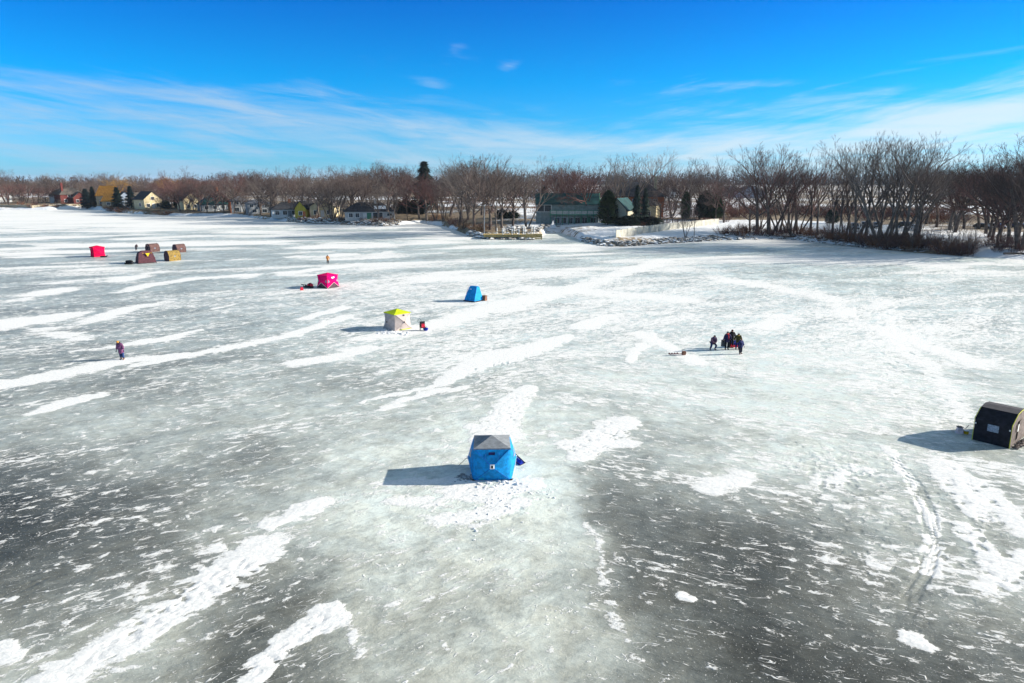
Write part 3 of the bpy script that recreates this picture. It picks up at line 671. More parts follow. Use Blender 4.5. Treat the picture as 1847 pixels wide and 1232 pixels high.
# ------------------------------------------------------------------ people
def skinned(name, verts, edges, m_, parent, sub=1, root=0):
    me = bpy.data.meshes.new(name); bm = bmesh.new(); lay = bm.verts.layers.skin.verify(); vs = []
    for i, (p, r) in enumerate(verts):
        v = bm.verts.new(p); v[lay].radius = (r, r) if not isinstance(r, tuple) else r; v[lay].use_root = (i == root); vs.append(v)
    for a, b in edges: bm.edges.new((vs[a], vs[b]))
    bm.to_mesh(me); bm.free(); me.materials.append(m_)
    o = bpy.data.objects.new(name, me); COL.objects.link(o); o.parent = parent
    sk = o.modifiers.new('Skin', 'SKIN'); sk.use_smooth_shade = True
    s = o.modifiers.new('Subdivision', 'SUBSURF'); s.levels = sub; s.render_levels = sub
    return o
def person(px, py, h, face, label, coat, trousers, boots, hat_m, pose=None, hood=False, ground=None, hem=.10, scarf=None, gloves=blk, group=None):
    """figure facing -Y turned by face degrees; pose gives joints as fractions of height (x right of the figure's left...)"""
    loc = ground if ground is not None else P(px, py)
    r = empty('person', loc, R(face), label, 'person', group)
    J = dict(pel=(0, .0, .50), waist=(0, .0, .58), chest=(0, .0, .72), neck=(0, 0, .82), head=(0, -.012, .885), crown=(0, -.005, .95),
             shl=(-.115, 0, .79), shr=(.115, 0, .79), ell=(-.185, .01, .63), elr=(.185, .01, .63), hal=(-.20, -.05, .49), har=(.20, -.05, .49),
             hil=(-.055, 0, .49), hir=(.055, 0, .49), knl=(-.065, -.01, .27), knr=(.065, -.01, .27), anl=(-.07, .01, .045), anr=(.07, .01, .045))
    J.update(pose or {})
    J = {k: Vector(v) * h for k, v in J.items()}
    s = h / 1.75
    # continuous body with head, hands and five-fingered hands
    V = []; E = []; ix = {}
    def add(n, p, rr, par=None):
        ix[n] = len(V); V.append((p, rr * s)); par is not None and E.append((ix[par], ix[n]))
    add('pel', J['pel'], .105); add('waist', J['waist'], .10, 'pel'); add('chest', J['chest'], .115, 'waist'); add('neck', J['neck'], .05, 'chest')
    add('head', J['head'], .078, 'neck'); add('crown', J['crown'], .062, 'head')
    for q in 'lr':
        add('sh' + q, J['sh' + q], .06, 'chest'); add('el' + q, J['el' + q], .042, 'sh' + q); add('ha' + q, J['ha' + q], .03, 'el' + q)
        add('hi' + q, J['hi' + q], .085, 'pel'); add('kn' + q, J['kn' + q], .06, 'hi' + q); add('an' + q, J['an' + q], .042, 'kn' + q)
        f = Vector((0, -1, 0)) * .13 * s; add('to' + q, J['an' + q] + f + Vector((0, 0, -.03 * s)), .035, 'an' + q)
    skinned('body', V, E, skin, r)
    # gloved hands: palm, four unequal curled fingers and a side thumb
    for q, sg in (('l', -1), ('r', 1)):
        d = (J['ha' + q] - J['el' + q]).normalized(); side = d.cross(Vector((0, 1, 0)));
        side = side.normalized() if side.length > .05 else Vector((1, 0, 0)); curl = side.cross(d)
        p0 = J['ha' + q]; pv = [(p0 + d * .02 * s, .028 * s), (p0 + d * .09 * s, .032 * s)]; pe = [(0, 1)]
        for i, L in enumerate((.062, .074, .070, .052)):
            b0 = p0 + d * .095 * s + side * (.022 * (i - 1.5)) * s
            n = len(pv); pv += [(b0 + d * .03 * s, .0095 * s), (b0 + d * L * .8 * s - curl * .012 * s, .009 * s), (b0 + d * L * s - curl * .034 * s, .008 * s)]; pe += [(1, n), (n, n + 1), (n + 1, n + 2)]
        n = len(pv); t = -sg * side; pv += [(p0 + d * .055 * s + t * .04 * s, .011 * s), (p0 + d * .085 * s + t * .055 * s, .010 * s)]; pe += [(0, n), (n, n + 1)]
        skinned('glove', pv, pe, gloves, r)
    # clothing
    V2 = [(J['pel'] - Vector((0, 0, hem * h * .8)), .255 * s), (J['waist'], .215 * s), (J['chest'], .205 * s), (J['neck'] - Vector((0, 0, .01 * h)), .085 * s)]
    E2 = [(0, 1), (1, 2), (2, 3)]
    for q in 'lr':
        n = len(V2); V2 += [(J['sh' + q], .105 * s), (J['el' + q], .092 * s), (J['el' + q].lerp(J['ha' + q], .9), .075 * s)]; E2 += [(2, n), (n, n + 1), (n + 1, n + 2)]
    skinned('coat', V2, E2, coat, r, root=1)
    V3 = [(J['pel'] + Vector((0, 0, .02 * h)), .15 * s)]; E3 = []
    for q in 'lr':
        n = len(V3); V3 += [(J['hi' + q], .11 * s), (J['kn' + q], .102 * s), (J['an' + q] + Vector((0, 0, .03 * h)), .092 * s)]; E3 += [(0, n), (n, n + 1), (n + 1, n + 2)]
    skinned('trousers', V3, E3, trousers, r)
    for q, sg in (('l', -1), ('r', 1)):
        a = J['an' + q]; f = Vector((sg * .25, -1, 0)).normalized()
        g = Vector((a.x, a.y, .05 * s))
        skinned('boot', [(a + Vector((0, 0, .075 * h)), .062 * s), (g - f * .02 * s, .062 * s), (g + f * .15 * s, .050 * s)], [(0, 1), (1, 2)], boots, r, 2)
    hd = J['head']; up = (J['crown'] - J['head']).normalized()
    m = MB(); c = hd + up * .075 * s; m.ball((0, 0, 0), (.098 * s, .108 * s, .075 * s), 12)
    ho = m.build('hat', hat_m, r, c, smooth=True)
    b = MB(); b.tube([(math.cos(t) * .095 * s, math.sin(t) * .105 * s, -.02 * s) for t in [i * math.pi / 7 for i in range(15)]], .018 * s, 5); b.build('hat_brim', hat_m, ho)
    MB().tube([hd + Vector((0, -.078, .005)) * s, hd + Vector((0, -.105, -.018)) * s], [.010 * s, .016 * s], 6).build('nose', skin, r)
    for sx in (-1, 1): MB().ball(hd + Vector((sx * .03, -.079, .02)) * s, .011 * s, 6).build('eye', blk, r)
    MB().tube([hd + Vector((-.025, -.078, -.045)) * s, hd + Vector((.025, -.078, -.045)) * s], .006 * s, 5).build('mouth', mat('lip', (.3, .1, .09), .6), r)
    for sx in (-1, 1): MB().ball(hd + Vector((sx * .082, 0, .0)) * s, (.014 * s, .025 * s, .035 * s), 6).build('ear', skin, r)
    if hood:
        ring = [J['neck'] + Vector((math.cos(t) * .10, math.sin(t) * .10 + .03, .03 + .02 * math.sin(t))) * s for t in [i * 2 * math.pi / 12 for i in range(13)]]
        MB().tube(ring, .045 * s, 7).build('hood', hood if not isinstance(hood, bool) else coat, r, smooth=True)
    if scarf:
        MB().tube([J['neck'] + Vector((.05, -.12, -.02)) * s, J['chest'] + Vector((.05, -.175, 0)) * s, J['waist'] + Vector((.09, -.165, .0)) * s], [.03 * s, .035 * s, .03 * s], 6).build('scarf', scarf, r)
    return r
lean = dict(waist=(0, -.02, .58), chest=(0, -.065, .715), neck=(0, -.10, .80), head=(0, -.135, .855), crown=(0, -.15, .92), shl=(-.115, -.07, .78), shr=(.115, -.07, .78))
person(221, 648.5, 1.82, -14, 'person in long mauve parka, jeans and brown boots, standing alone at left', purple, jean, boot_m, mat('mustard_hat', (.62, .30, .04), .8), dict(lean, ell=(-.17, -.04, .62), elr=(.165, -.04, .63), hal=(-.19, -.08, .47), har=(.19, -.06, .50)), hood=blk, hem=.28)
person(591.5, 475.5, 1.66, 20, 'person in tan orange coat and dark hood, alone on the far ice', orange, blk, blk, mat('dark_grey_hood', (.06, .055, .06), .9), dict(ell=(-.14, -.03, .63), hal=(-.10, -.10, .55)), hood=MATS['dark_grey_hood'], hem=.2)
crouch = dict(pel=(0, .10, .40), hil=(-.06, .10, .39), hir=(.06, .10, .39), knl=(-.12, -.03, .26), knr=(.15, -.06, .26), anl=(-.14, .04, .045), anr=(.13, .04, .045), waist=(0, .05, .48), chest=(0, -.02, .60), neck=(0, -.06, .69), head=(0, -.085, .75), crown=(0, -.09, .815), shl=(-.115, -.02, .665), shr=(.115, -.02, .665), ell=(-.14, -.06, .52), elr=(.12, -.09, .52), hal=(-.03, -.16, .43), har=(.02, -.16, .43))
person(1286, 631.5, 1.70, 10, 'person in navy and plum jacket crouching over a fishing hole', mat('plum_jacket', (.085, .045, .085), .85), mat('dark_blue_trousers', (.012, .03, .10), .9), blk, blk, crouch, hood=navy, hem=.04)
person(1310.5, 630.5, 1.74, 0, 'person in navy coat with red scarf carrying a grey case', mat('navy_coat', (.028, .022, .07), .85), blk, blk, mat('grey_cap', (.10, .08, .08), .9), dict(ell=(-.17, -.02, .63), hal=(-.21, -.06, .50), elr=(.17, -.03, .63), har=(.13, -.08, .53)), hood=redf, scarf=redf, hem=.14)
person(1318.5, 627.0, 1.76, 6, 'person mostly hidden behind the red-scarfed adult, dark hat showing', blk, blk, blk, mat('brown_hat', (.055, .03, .025), .9), hood=True)
person(1329.5, 630.5, 1.66, -8, 'person in dark olive and mustard coat beside the red sled', olive, navy, blk, mat('dark_cap', (.05, .04, .03), .9), dict(lean, ell=(-.17, -.04, .64), hal=(-.20, -.08, .52), elr=(.16, -.06, .64), har=(.17, -.1, .56)), hood=olive_y, hem=.14)
person(1335, 638.5, 1.47, 25, 'smallest person of the group, navy jacket, standing nearest the camera', navy, mat('black_blue_trousers', (.012, .014, .03), .9), blk, mat('brown_knit_hat', (.12, .06, .03), .9), dict(anl=(-.08, -.03, .045), anr=(.09, .03, .045)), hood=True, hem=.12)
bend = dict(waist=(0, -.05, .57), chest=(0, -.14, .66), neck=(0, -.20, .72), head=(0, -.24, .75), crown=(0, -.27, .81), shl=(-.11, -.15, .70), shr=(.11, -.15, .70), ell=(-.12, -.18, .55), elr=(.12, -.18, .55), hal=(-.08, -.22, .43), har=(.08, -.22, .43))
person(246, 451.5, 1.62, 60, 'dark clothed person bending over near the brown shelters', mat('charcoal_coat', (.035, .025, .035), .9), blk, blk, blk, bend, hood=True, hem=.14)
person(268.5, 455.5, 1.70, -40, 'dark clothed person stooping between the maroon and brown shelters', mat('slate_coat', (.02, .022, .035), .9), blk, blk, blk, lean, hood=True, hem=.12)

# ------------------------------------------------------------------ gear on the ice
def sled(px, py, rz, L, w, m_, label, loc=None, cat='sled'):
    r = empty('sled', loc if loc is not None else P(px, py), rz, label, cat)
    vs = []; n = 8
    for i in range(n + 1):
        x = -L / 2 + L * i / n; lift = .16 * max(0, (i / n - .75) / .25) ** 2; k = 1 - .35 * max(0, (i / n - .8) / .2) ** 2
        for y, z in ((-w / 2, .24), (-w / 2 * .8, .02), (w / 2 * .8, .02), (w / 2, .24), (w / 2 + .03, .25), (w / 2 * .84, .0), (-w / 2 * .84, .0), (-w / 2 - .03, .25)):
            vs.append((x, y * k, z + lift))
    fs = [(i * 8 + j, i * 8 + (j + 1) % 8, i * 8 + 8 + (j + 1) % 8, i * 8 + 8 + j) for i in range(n) for j in range(8)]
    MB().add(vs, fs).box((-L / 2 + .02, 0, .13), (.04, w * .9, .24)).build('tub', m_, r)
    MB().tube([(L / 2 - .05, -w * .2, .35), (L / 2 + .25, 0, .12), (L / 2 - .05, w * .2, .35)], .012, 5).build('tow_rope', dark, r)
    return r
def gear(name, cat, p, rz, mbs, label):
    r = empty(name, p, rz, label, cat)
    for nm, m_, mb in mbs: mb.build(nm, m_, r, smooth=False)
    return r
def bag_mb(L, w, h):
    m = MB()
    pts = [(-L / 2, 0, h * .4), (-L * .42, 0, h * .5), (-L * .2, 0, h * .5), (L * .15, 0, h * .52), (L * .42, 0, h * .48), (L / 2, 0, h * .4)]
    return m.tube(pts, [h * .3, h * .46, h * .5, h * .52, h * .45, h * .28], 9)
# gear by the beige shelter: low chair with red pack and blue bag
pg = P(763, 596)
gear('camp_chair', 'chair', pg, R(20), [('seat', dark, MB().box((0, 0, .32), (.55, .5, .06))), ('backrest', dark, MB().box((0, .26, .62), (.55, .05, .55))),
     ('leg', dark, MB().tube([(-.25, -.22, 0), (-.25, .22, .34)], .018, 5)), ('leg', dark, MB().tube([(.25, -.22, 0), (.25, .22, .34)], .018, 5)), ('leg', dark, MB().tube([(-.25, .24, 0), (-.25, -.2, .34)], .018, 5)), ('leg', dark, MB().tube([(.25, .24, 0), (.25, -.2, .34)], .018, 5))], 'dark folding camp chair beside the lime roofed shelter')
gear('backpack', 'bag', pg + Vector((.02, -.05, .35)), R(30), [('pouch', redpl, MB().box((0, 0, .17), (.36, .26, .34), top=.75)), ('strap', blk, MB().tube([(-.12, .12, .32), (-.14, .2, .18), (-.12, .12, .05)], .02, 5)), ('flap', mat('dark_red_fabric', (.25, .01, .03), .8), MB().box((0, 0, .36), (.28, .21, .05)))], 'red backpack lying on the dark camp chair')
gear('bag', 'bag', pg + Vector((.30, -.12, .0)), R(-20), [('pouch', royal, bag_mb(.45, .3, .34)), ('handle', blk, MB().tube([(-.12, 0, .4), (0, 0, .52), (.12, 0, .4)], .016, 5))], 'royal blue bag on the ice beside the red backpack')
gear('landing_net', 'net', pg + Vector((-.35, .15, 0)), 0, [('rim', dark, MB().tube([(math.cos(t) * .18, 0, .95 + math.sin(t) * .24) for t in [i * math.pi / 6 for i in range(13)]], .014, 5)), ('handle', dark, MB().tube([(0, 0, .0), (0, 0, .72)], .014, 5))], 'dark hoop net standing left of the camp chair')
# blue folded chair right of the big blue shelter
pc = P(933, 834)
gear('folded_chair', 'chair', pc, R(-35), [('fabric', royal, MB().add([(-.5, -.08, .28), (.35, -.22, .02), (.42, .1, .05), (-.42, .18, .46)], [(0, 1, 2, 3)]).add([(-.5, -.10, .20), (.3, -.30, .01), (.35, -.05, .16), (-.42, .05, .40)], [(0, 1, 2, 3)])), ('mesh_panel', mat('pale_blue_mesh', (.25, .3, .55), .8), MB().add([(-.35, -.02, .31), (.2, -.14, .10), (.26, .05, .12), (-.3, .13, .40)], [(0, 1, 2, 3)])), ('frame', blk, MB().tube([(-.52, -.1, .27), (.38, -.25, .02), (.45, .1, .05), (-.45, .2, .47), (-.52, -.1, .27)], .025, 6)), ('leg', blk, MB().tube([(-.4, .1, .4), (-.3, .25, 0)], .02, 5)), ('leg', blk, MB().tube([(-.45, -.1, .25), (-.25, -.3, 0)], .02, 5)), ('pouch', royal, bag_mb(.6, .3, .2))], 'royal blue folded chair lying right of the big blue shelter')
# sled gear by the pink shelter
ps = P(556, 519)
s1 = sled(0, 0, R(150), 1.6, .6, dark, 'black sled loaded with gear left of the pink shelter', ps)
gear('gear_bag', 'bag', ps + Vector((.35, -.1, .2)), R(-25), [('pouch', redpl, bag_mb(.9, .4, .42)), ('strap', blk, MB().box((0, 0, .25), (.08, .48, .5)))], 'red gear bag on the black sled by the pink shelter')
gear('ice_auger', 'auger', ps + Vector((-.3, .1, .28)), R(160), [('shaft', blk, MB().tube([(-.3, 0, 0), (.9, 0, .18)], .03, 6)), ('engine', blk, MB().box((-.42, 0, .06), (.3, .26, .26), top=.7)), ('blade', blk, MB().tube([(.3 + i * .03, .09 * math.cos(i * .8), .1 + i * .004 + .09 * math.sin(i * .8)) for i in range(20)], .02, 4))], 'black auger lying across the sled by the pink shelter')
gear('fuel_can', 'can', P(544.5, 523.5), R(30), [('tank', redpl, MB().box((0, 0, .2), (.42, .26, .38), top=.8)), ('handle', redpl, MB().tube([(-.12, 0, .38), (-.1, 0, .46), (.1, 0, .46), (.12, 0, .38)], .02, 5)), ('spout', blk, MB().tube([(.15, 0, .38), (.26, 0, .48)], .02, 5))], 'red fuel can standing on the ice left of the pink shelter')
# dark loaded sled in front of the maroon shelter
pd = P(234, 476.5)
sled(0, 0, R(8), 1.5, .7, dark, 'dark sled heaped with black gear left of the maroon shelter', pd)
gear('gear_pile', 'gear', pd + Vector((0, 0, .12)), 0, [('bag', blk, bag_mb(1.2, .6, .6)), ('bag', mat('green_black', (.02, .035, .03), .8), bag_mb(.7, .5, .5)), ('rod', blk, MB().tube([(-.5, 0, .3), (-.8, .1, .75)], .015, 4)), ('rod', blk, MB().tube([(.2, 0, .5), (.55, .1, .8)], .015, 4))], 'pile of black bags and rods on the dark sled')
# ski and runner under the crimson shelter
sled(188, 464, R(4), 1.3, .35, dark, 'narrow black sled lying against the crimson shelter')
# box behind the blue flip shelter
gear('crate', 'crate', P(874, 542), R(-30), [('box', wood, MB().box((0, 0, .3), (.5, .45, .6))), ('lid', wood, MB().box((0, 0, .62), (.54, .49, .05)))], 'brown wooden crate beside the small blue flip shelter')
# group gear
gear('tackle_case', 'case', P(1303.5, 629.5) + Vector((0, -.05, .28)), 0, [('shell', mat('slate_case', (.05, .06, .075), .5), MB().box((0, 0, .27), (.36, .24, .54), top=.94)), ('lid', dark, MB().box((0, 0, .56), (.37, .25, .04))), ('handle', dark, MB().tube([(-.10, 0, .58), (-.09, 0, .66), (.09, 0, .66), (.10, 0, .58)], .015, 5))], 'slate grey case hanging from the hand of the red-scarfed adult')
pr_ = P(1324, 625.5)
sled(0, 0, R(15), 1.1, .55, redpl, 'red plastic sled behind the group of people', pr_)
gear('bag', 'bag', pr_ + Vector((.05, 0, .15)), R(10), [('pouch', royal, bag_mb(.75, .4, .45)), ('strap', blk, MB().tube([(-.2, 0, .4), (0, 0, .5), (.2, 0, .4)], .02, 5))], 'royal blue bag on the red plastic sled')
# power auger lying on the ice
pa = P(1206, 641.5); pb = P(1238, 640); axv = pb - pa; La = axv.length
ra = empty('ice_auger', pa, math.atan2(axv.y, axv.x), 'maroon bladed power auger lying on the ice left of the group', 'auger')
am = mat('maroon_metal', (.16, .03, .04), .5)
MB().tube([(0, 0, .13), (La * .72, 0, .13)], .028, 7).build('shaft', am, ra)
hx_ = MB(); nt = 60
for i in range(nt):
    t0, t1 = i / nt, (i + 1) / nt; a0, a1 = t0 * 8 * math.pi, t1 * 8 * math.pi
    f = lambda t, a, rr: (t * La * .6, rr * math.cos(a), .13 + rr * math.sin(a))
    hx_.add([f(t0, a0, .03), f(t1, a1, .03), f(t1, a1, .125), f(t0, a0, .125)], [(0, 1, 2, 3)])
hx_.build('blade', am, ra)
MB().box((La * .84, 0, .18), (.30, .28, .30), top=.8).ball((La * .93, 0, .2), (.1, .13, .13), 8).build('engine', wood, ra)
MB().tube([(La * .80, -.25, .32), (La * .78, 0, .26), (La * .80, .25, .40), (La * .98, .3, .44)], .018, 5).build('handlebar', blk, ra)
# small pale bag with a yellow float by the black shelter
pw = P(1730, 781)
gear('bait_bag', 'bag', pw, R(-15), [('pouch', mat('pale_pink_bag', (.72, .55, .55), .8), MB().box((0, 0, .2), (.36, .32, .4), top=.7)), ('flap', taupe, MB().box((-.05, -.02, .41), (.30, .25, .03))), ('strap', taupe, MB().tube([(.12, 0, .38), (.32, .02, .30), (.46, .08, .52)], .02, 5))], 'pale pink bag with tan straps left of the black shelter')
gear('bait_tub', 'tub', pw + Vector((.33, -.12, 0)), 0, [('tub', mat('amber_tub', (.55, .33, .01), .5), MB().tube([(0, 0, 0), (0, 0, .2)], [.13, .15], 12)), ('lid', white, MB().tube([(0, 0, .2), (0, 0, .225)], [.155, .155], 12))], 'small amber tub beside the pale pink bag')

# ------------------------------------------------------------------ heaps of slush and cut ice
def lumps(name, label, n, spots, m_, cat='ice'):
    m = MB()
    for i in range(n):
        c, sp, r0, r1 = random.choice(spots); r = random.uniform(r0, r1)
        m.ball((c.x + random.gauss(0, sp), c.y + random.gauss(0, sp * .7), r * .15), (r * random.uniform(.8, 1.5), r * random.uniform(.7, 1.2), r * random.uniform(.35, .8)), 7, jit=.3)
    o = m.build(name, m_); tag(o, label, cat, kind='stuff'); return o
snow_m = mat('loose_snow', (.78, .78, .78), .95, .06, 6, bump=.4, bscale=12)
slush = mat('grey_slush', (.34, .36, .37), .7, .25, 7, bump=.5, bscale=15)
lumps('snow_chunks', 'broken snow chunks trodden around the big blue shelter', 130, [(P(870, 875), .5, .03, .10), (P(905, 900), 1.0, .02, .07), (P(850, 940), 1.1, .02, .07), (P(915, 872), .4, .04, .12), (P(950, 890), .7, .02, .07)], snow_m, 'snow')
lumps('slush_heap', 'grey slush heap at the left foot of the big blue shelter', 60, [(P(843, 861), .22, .05, .13), (P(838, 864), .3, .03, .09)], slush, 'slush')
lumps('snow_bank', 'snow heaped along the foot of the lime roofed shelter', 160, [(P(700, 600), .5, .06, .16), (P(722, 601), .5, .06, .15), (P(690, 596), .3, .06, .15)], snow_m, 'snow')

# ------------------------------------------------------------------ standing things on land
def at_shore(px, t):                    # land point t metres behind the shoreline at survey column px
    y = 250.0
    for i in range(12):
        z = zat(Vector((0, 0, 0)) + Vector(((px - 923.5) / FPX * (y * CP + 13 * SP), y, 0)))
        x = (px - 923.5) / FPX * (y * CP + (CAM_H - z) * SP)
        b = math.atan2(x, y); y = (float(np.interp(b, _sb, _sr)) + t) * math.cos(b)
    p = Vector((x, y, 0)); p.z = zat(p); return p
def ztop(p, py):
    k = (616 - py) / FPX; return CAM_H + p.y * (k * CP - SP) / (CP + k * SP)
def facing(p): return -math.atan2(p.x, p.y)

brick = mat('red_brick', (.15, .04, .035), .9, .2, 6); brick2 = mat('orange_brick', (.42, .13, .05), .9, .2, 6)
shingle = mat('grey_brown_shingle', (.12, .10, .085), .9, .25, 2); dshingle = mat('dark_shingle', (.035, .037, .045), .9, .3, 2)
cedar = mat('cedar_shingle', (.48, .21, .035), .85, .25, 2); cream = mat('cream_siding', (.52, .44, .27), .8, .08, 1)
cwhite = mat('white_siding', (.52, .53, .52), .8, .06, 1); gsiding = mat('grey_siding', (.17, .19, .21), .85, .1, 1); tan = mat('tan_siding', (.36, .27, .17), .85, .1, 1)
green_r = mat('green_metal_roof', (.012, .055, .055), .6, .2, .6); green_t = mat('green_trim', (.05, .20, .13), .7, .1)
glass = mat('dark_window_glass', (.03, .04, .05), .12, .2, 1); trimw = mat('white_trim', (.72, .72, .70), .7, .05)
pale_g = mat('pale_green_siding', (.22, .26, .25), .85, .1, 1); deckw = mat('yellow_timber', (.50, .38, .16), .8, .2, 2, col2=(.30, .21, .08)); snowroof = mat('roof_snow', (.80, .80, .80), .95, .05, 2)

def house(p, w, d, hw, hr, rz, wall, roof, label, wins=(), doors=(), chim=None, hip=False, axis='x', snow=None, over=.5, cat='house'):
    """w along local x, d along local y, ridge along axis"""
    r = empty('house', p - Vector((0, 0, .5)), rz, label, cat); hw += .5
    m = MB()
    if axis == 'x':
        if hip: m.box((0, 0, hw / 2), (w, d, hw))
        else: m.prism([(-d / 2, 0), (-d / 2, hw), (0, hw + hr), (d / 2, hw), (d / 2, 0)], -w / 2, w / 2)
    else:
        b_ = MB().prism([(-w / 2, 0), (-w / 2, hw), (0, hw + hr), (w / 2, hw), (w / 2, 0)], -d / 2, d / 2)
        m.add([(y, -x, z) for x, y, z in b_.v], b_.f)
    m.build('wall', wall, r)
    q = MB(); th = .16
    a, c = (d / 2, w / 2) if axis == 'x' else (w / 2, d / 2); sl = hr / a; e = a + over
    if hip:
        rl = max(c - a * .95, .3); z0 = hw - over * sl * .5
        q.add([(-c - over, -e, z0), (c + over, -e, z0), (c + over, e, z0), (-c - over, e, z0), (-rl, 0, hw + hr), (rl, 0, hw + hr), (-c - over, -e, z0 - th), (c + over, -e, z0 - th), (c + over, e, z0 - th), (-c - over, e, z0 - th)],
              [(0, 1, 5, 4), (1, 2, 5), (2, 3, 4, 5), (3, 0, 4), (0, 6, 7, 1), (1, 7, 8, 2), (2, 8, 9, 3), (3, 9, 6, 0), (9, 8, 7, 6)])
    else:
        pr = [(-e, hw - over * sl), (0, hw + hr), (e, hw - over * sl), (e, hw - over * sl + th), (0, hw + hr + th), (-e, hw - over * sl + th)]
        q.prism(pr, -c - over * .7, c + over * .7)
        q.v = [(x, y, z + .01) for x, y, z in q.v]
    if axis != 'x': q.v = [(y, -x, z) for x, y, z in q.v]
    ro = q.build('roof', roof, r)
    if chim:
        cx, cy, ch, cm_ = chim; cb = MB().box((cx, cy, (hw + hr * .5 + ch) / 2 + hr * .25), (1.0, .9, hw + ch)).box((cx, cy, hw + hr * .5 + ch * .5 + .62 + (hr * .0)), (1.2, 1.1, .22)); cb.build('chimney', cm_, ro)
    for s_ in (snow or []):
        x0, x1, side, f0, f1 = s_; ys = [side * (a - a * f) for f in (f0, f1)]; zs = [hw + hr * f + th + .05 for f in (f0, f1)]
        MB().add([(x0, ys[0], zs[0]), (x1, ys[0], zs[0]), (x1, ys[1], zs[1]), (x0, ys[1], zs[1])], [(0, 1, 2, 3)]).add([(x0, ys[0], zs[0] - .2), (x1, ys[0], zs[0] - .2)], []).build('snow_patch', snowroof, ro)
    def opening(face, u, z, ww, wh, door=False):
        dist, half = ((d / 2, w / 2) if face in 'fb' else (w / 2, d / 2)); t = {'f': 0, 'r': math.pi / 2, 'b': math.pi, 'l': -math.pi / 2}[face]
        z += .5; nm = 'door' if door else 'window'
        o = MB().box((u, -dist - .03, z), (ww + .24, .10, wh + .24)).build(nm, trimw if not door else door, r, (0, 0, 0), t)
        if not door:
            MB().box((u - ww * .25 - .01, -dist - .085, z), (ww * .48, .03, wh)).box((u + ww * .25 + .01, -dist - .085, z), (ww * .48, .03, wh)).build('pane', glass, o)
        else: MB().ball((u + ww * .38, -dist - .12, z - .05), .06, 6).build('handle', steel, o)
    for a_ in wins: opening(*a_)
    for a_ in doors: opening(*a_[:5], door=a_[5])
    return r
def hs(px, t): return at_shore(px, t)
p = hs(128, 34); house(p, 13, 9, 5.2, 3.6, facing(p) + .35, brick, shingle, 'red brick house with grey brown hip roof at far left', [('f', -4, 1.6, 1.4, 1.4), ('f', 0, 1.6, 1.8, 1.4), ('f', 4, 1.6, 1.4, 1.4), ('f', -2, 4.2, 1.2, 1.2), ('f', 3, 4.2, 1.2, 1.2), ('r', 0, 1.6, 1.4, 1.4)], [('f', 2.2, 1.05, 1, 2.1, cwhite)], (-4.4, -2.2, 4.4, brick), hip=True)
p = hs(143, 26); house(p, 7, 6, 3.4, 3.0, facing(p) + .3, brick, shingle, 'low red brick wing beside the grey brown hip roof', [('f', -1.5, 1.5, 1.3, 1.3), ('f', 1.5, 1.5, 1.3, 1.3)], axis='y')
p = hs(199, 30); house(p, 8.5, 9, 5.2, 4.6, facing(p) - .55, tan, cedar, 'house with steep orange cedar roof between dark spruces', [('f', -2, 1.6, 1.4, 1.5), ('f', 2, 1.6, 1.4, 1.5), ('f', 0, 4.4, 1.6, 1.4), ('r', 0, 2, 1.4, 1.4)], [('f', 0, 1.05, 1, 2.1, brick)], (0, 2, 2.4, brick))
p = hs(203, 24); house(p, 7, 6, 3.0, 2.8, facing(p) - .55, tan, cedar, 'lower cedar roofed wing below the steep orange roof', [('f', 0, 1.5, 1.6, 1.3)])
p = hs(226, 38); house(p, 5.5, 6, 4.8, 2.4, facing(p) + .2, mat('blue_grey_siding', (.30, .36, .44), .85), dshingle, 'narrow blue grey house between the orange roof and the cream gable', [('f', 0, 3.4, 1.3, 1.3), ('f', 0, 1.3, 1.3, 1.3)], axis='y')
p = hs(268, 22); hc = house(p, 8.5, 9, 4.3, 3.4, facing(p) + .5, cream, dshingle, 'cream gabled house with dark roof facing the lake', [('f', -2.3, 1.4, 1.5, 1.5), ('f', 2.3, 1.4, 1.5, 1.5), ('f', 0, 4.6, 1.4, 1.4), ('l', 1, 1.6, 1.5, 1.5)], [('f', .2, 1.05, 1.3, 2.2, cwhite)], axis='y')
p = hs(256, 28); house(p, 9, 7, 4.2, 2.8, facing(p) + .2, cream, shingle, 'long cream wing with brown grey roof left of the cream gable', [('f', -2.8, 3.0, 1.5, 1.5), ('f', -2.8, .9, 1.5, 1.2), ('f', -.4, 3.0, 1.5, 1.5)])
p = hs(341, 22); house(p, 7, 8, 4.4, 3.2, facing(p) + .35, cream, dshingle, 'small cream gable house half hidden by bare trees and dark cedars', [('f', -1.5, 1.5, 1.2, 1.4), ('f', 1.5, 1.5, 1.2, 1.4), ('f', 0, 4.4, 1.2, 1.2)], chim=(-2, 2, 3.6, brick), axis='y')
p = hs(384, 20); house(p, 11, 8, 3.2, 3.2, facing(p) + .25, gsiding, green_r, 'house with broad dark green roof and covered porch', [('f', -3.5, 1.5, 1.6, 1.4), ('f', 0, 1.5, 1.6, 1.4), ('f', 3.5, 1.5, 1.6, 1.4)], [('f', 1.7, 1.05, 1, 2.1, cwhite)], hip=True)
p = hs(404, 34); house(p, 8, 8, 4.6, 3.2, facing(p) - .4, cream, shingle, 'cream house with tall brick chimney behind the dark green roof', [('f', -1.5, 3.6, 1.2, 1.2), ('f', 1.5, 3.6, 1.2, 1.2)], chim=(-2.2, -1.4, 3.6, brick2), axis='y')
